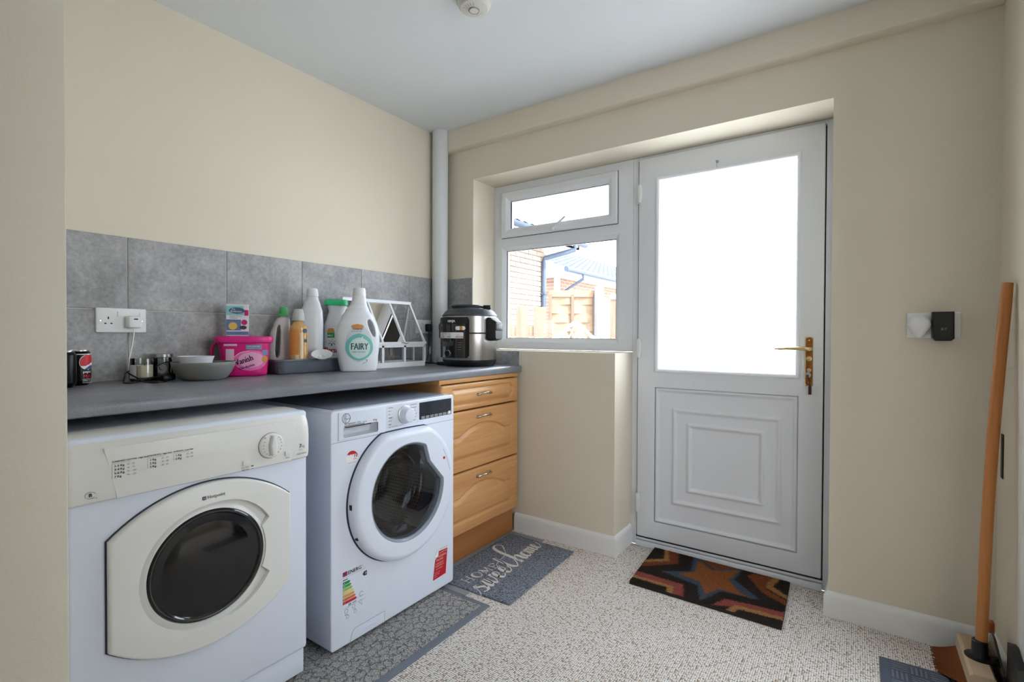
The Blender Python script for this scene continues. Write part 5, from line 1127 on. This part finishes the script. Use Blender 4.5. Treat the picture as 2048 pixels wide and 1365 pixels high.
sw([(.455, .052), (.462, .060), (.460, .004)], .8); sw([(.461, .02), (.474, .058), (.482, .052), (.481, .006)], .8); sw([(.482, .02), (.495, .058), (.504, .052), (.502, .018), (.512, .004), (.524, .022)], .8)  # m
sw([(.524, .024), (.542, .038), (.545, .056), (.533, .060), (.526, .034), (.534, .006), (.552, .008), (.568, .03), (.575, .055)], .8)                 # e
build(mm, 'lettering', lt, t, False)

# star doormat, printed coir
poly = [
 ((150, 84, 50), [(1.495, 2.54), (1.736, 2.54), (1.616, 2.433)]),
 ((46, 60, 84), [(1.295, 2.47), (1.35, 2.55), (1.325, 2.55), (1.29, 2.5)]),
 ((150, 80, 52), [(1.356, 2.56), (1.414, 2.56), (1.459, 2.392), (1.324, 2.269), (1.316, 2.321), (1.411, 2.396)]),
 ((206, 150, 96), [(1.344, 2.56), (1.358, 2.56), (1.416, 2.397), (1.318, 2.318), (1.312, 2.345), (1.388, 2.409)]),
 ((178, 92, 84), [(1.300, 2.21), (1.323, 2.212), (1.535, 2.207), (1.565, 2.10), (1.518, 2.10), (1.501, 2.164), (1.30, 2.164)]),
 ((206, 150, 96), [(1.30, 2.168), (1.505, 2.166), (1.520, 2.10), (1.492, 2.10), (1.485, 2.14), (1.30, 2.146)]),
 ((178, 92, 84), [(1.711, 2.187), (1.94, 2.213), (1.94, 2.150), (1.771, 2.149), (1.739, 2.137), (1.675, 2.10)]),
 ((206, 150, 96), [(1.753, 2.160), (1.94, 2.172), (1.94, 2.146), (1.770, 2.132), (1.760, 2.09), (1.730, 2.09)]),
 ((158, 86, 46), [(1.823, 2.56), (1.864, 2.56), (1.832, 2.429), (1.836, 2.371), (1.94, 2.300), (1.94, 2.26), (1.828, 2.33), (1.749, 2.459)]),
 ((200, 140, 84), [(1.880, 2.56), (1.862, 2.56), (1.834, 2.431), (1.836, 2.384), (1.94, 2.312), (1.94, 2.34), (1.857, 2.414), (1.884, 2.513)]),
 ((84, 98, 114), [(1.495, 2.539), (1.612, 2.429), (1.727, 2.532), (1.71, 2.38), (1.834, 2.257), (1.682, 2.239), (1.63, 2.108), (1.589, 2.233), (1.414, 2.276), (1.529, 2.35)]),
 ((176, 104, 56), [(1.526, 2.484), (1.610, 2.412), (1.712, 2.495), (1.689, 2.364), (1.750, 2.274), (1.808, 2.250), (1.669, 2.257), (1.635, 2.178), (1.587, 2.279), (1.488, 2.292), (1.548, 2.358)])]
def inside(p, P):
    c = False; j = len(P) - 1
    for i in range(len(P)):
        if (P[i][1] > p[1]) != (P[j][1] > p[1]) and p[0] < (P[j][0] - P[i][0]) * (p[1] - P[i][1]) / (P[j][1] - P[i][1]) + P[i][0]: c = not c
        j = i
    return c
NX, NY = 220, 150; c4 = [Vector((1.330, 2.103)), Vector((1.928, 2.096)), Vector((1.916, 2.500)), Vector((1.306, 2.512))]
t = T('star_doormat', 'dark coir doormat with an orange star at the foot of the back door', 'doormat', (1.62, 2.3, 0))
verts, faces, cols = [], [], []; jit = random.Random(5); polyl = [(lin(c), P) for c, P in poly]; basec = lin((50, 42, 38))
for j in range(NY + 1):
    for i in range(NX + 1):
        a, b = i / NX, j / NY; p = c4[0] * (1 - a) * (1 - b) + c4[1] * a * (1 - b) + c4[2] * a * b + c4[3] * (1 - a) * b
        q = (p.x + jit.gauss(0, .0035), p.y + jit.gauss(0, .0035)); c = basec
        for cc, P in polyl:
            if inside(q, P): c = cc
        verts.append((p.x, p.y, .0145 + jit.uniform(-.0006, .0006))); cols.append(c)
for j in range(NY):
    for i in range(NX): k = j * (NX + 1) + i; faces.append((k, k + 1, k + NX + 2, k + NX + 1))
me = bpy.data.meshes.new('mat_pile'); me.from_pydata(verts, [], faces); ca = me.color_attributes.new('print', 'FLOAT_COLOR', 'POINT'); ca.data.foreach_set('color', [x for c in cols for x in c])
finish('mat_pile', me, coir, t)
build(M().plate([(p.x, p.y) for p in c4], .0005, .0138, FZ(0)), 'mat_backing', pm('coir_edge', (44, 36, 32), .95, bump=.6), t, False)
# patterned rubber mat, lower right
t = T('rubber_scraper_mat', 'blue-grey rubber mat with basket-weave ribs in the bottom right corner', 'mat', (2.36, 1.65, 0)); sc_m = pm('blue_grey_rubber', (84, 94, 112), .55, var=.08, bump=.2)
build(M().plate([(2.224, 1.25), (2.491, 1.25), (2.491, 2.126), (2.222, 2.115)], .0005, .006, FZ(0), b=.003), 'mat_border', sc_m, t)
m = M(); cs = .052
for i in range(6):
    for j in range(16):
        x0, y0 = 2.248 + i * cs, 1.27 + j * cs
        if x0 + cs > 2.475 or y0 + cs > 2.105: continue
        for k in range(4):
            if (i + j) % 2: m.box(x0 + .003, x0 + cs - .004, y0 + .004 + k * .012, y0 + .010 + k * .012, .006, .0092)
            else: m.box(x0 + .004 + k * .012, x0 + .010 + k * .012, y0 + .003, y0 + cs - .004, .006, .0092)
tag(build(m, 'ribs', pm('rib_rubber', (110, 120, 138), .55), t, False), kind='stuff')
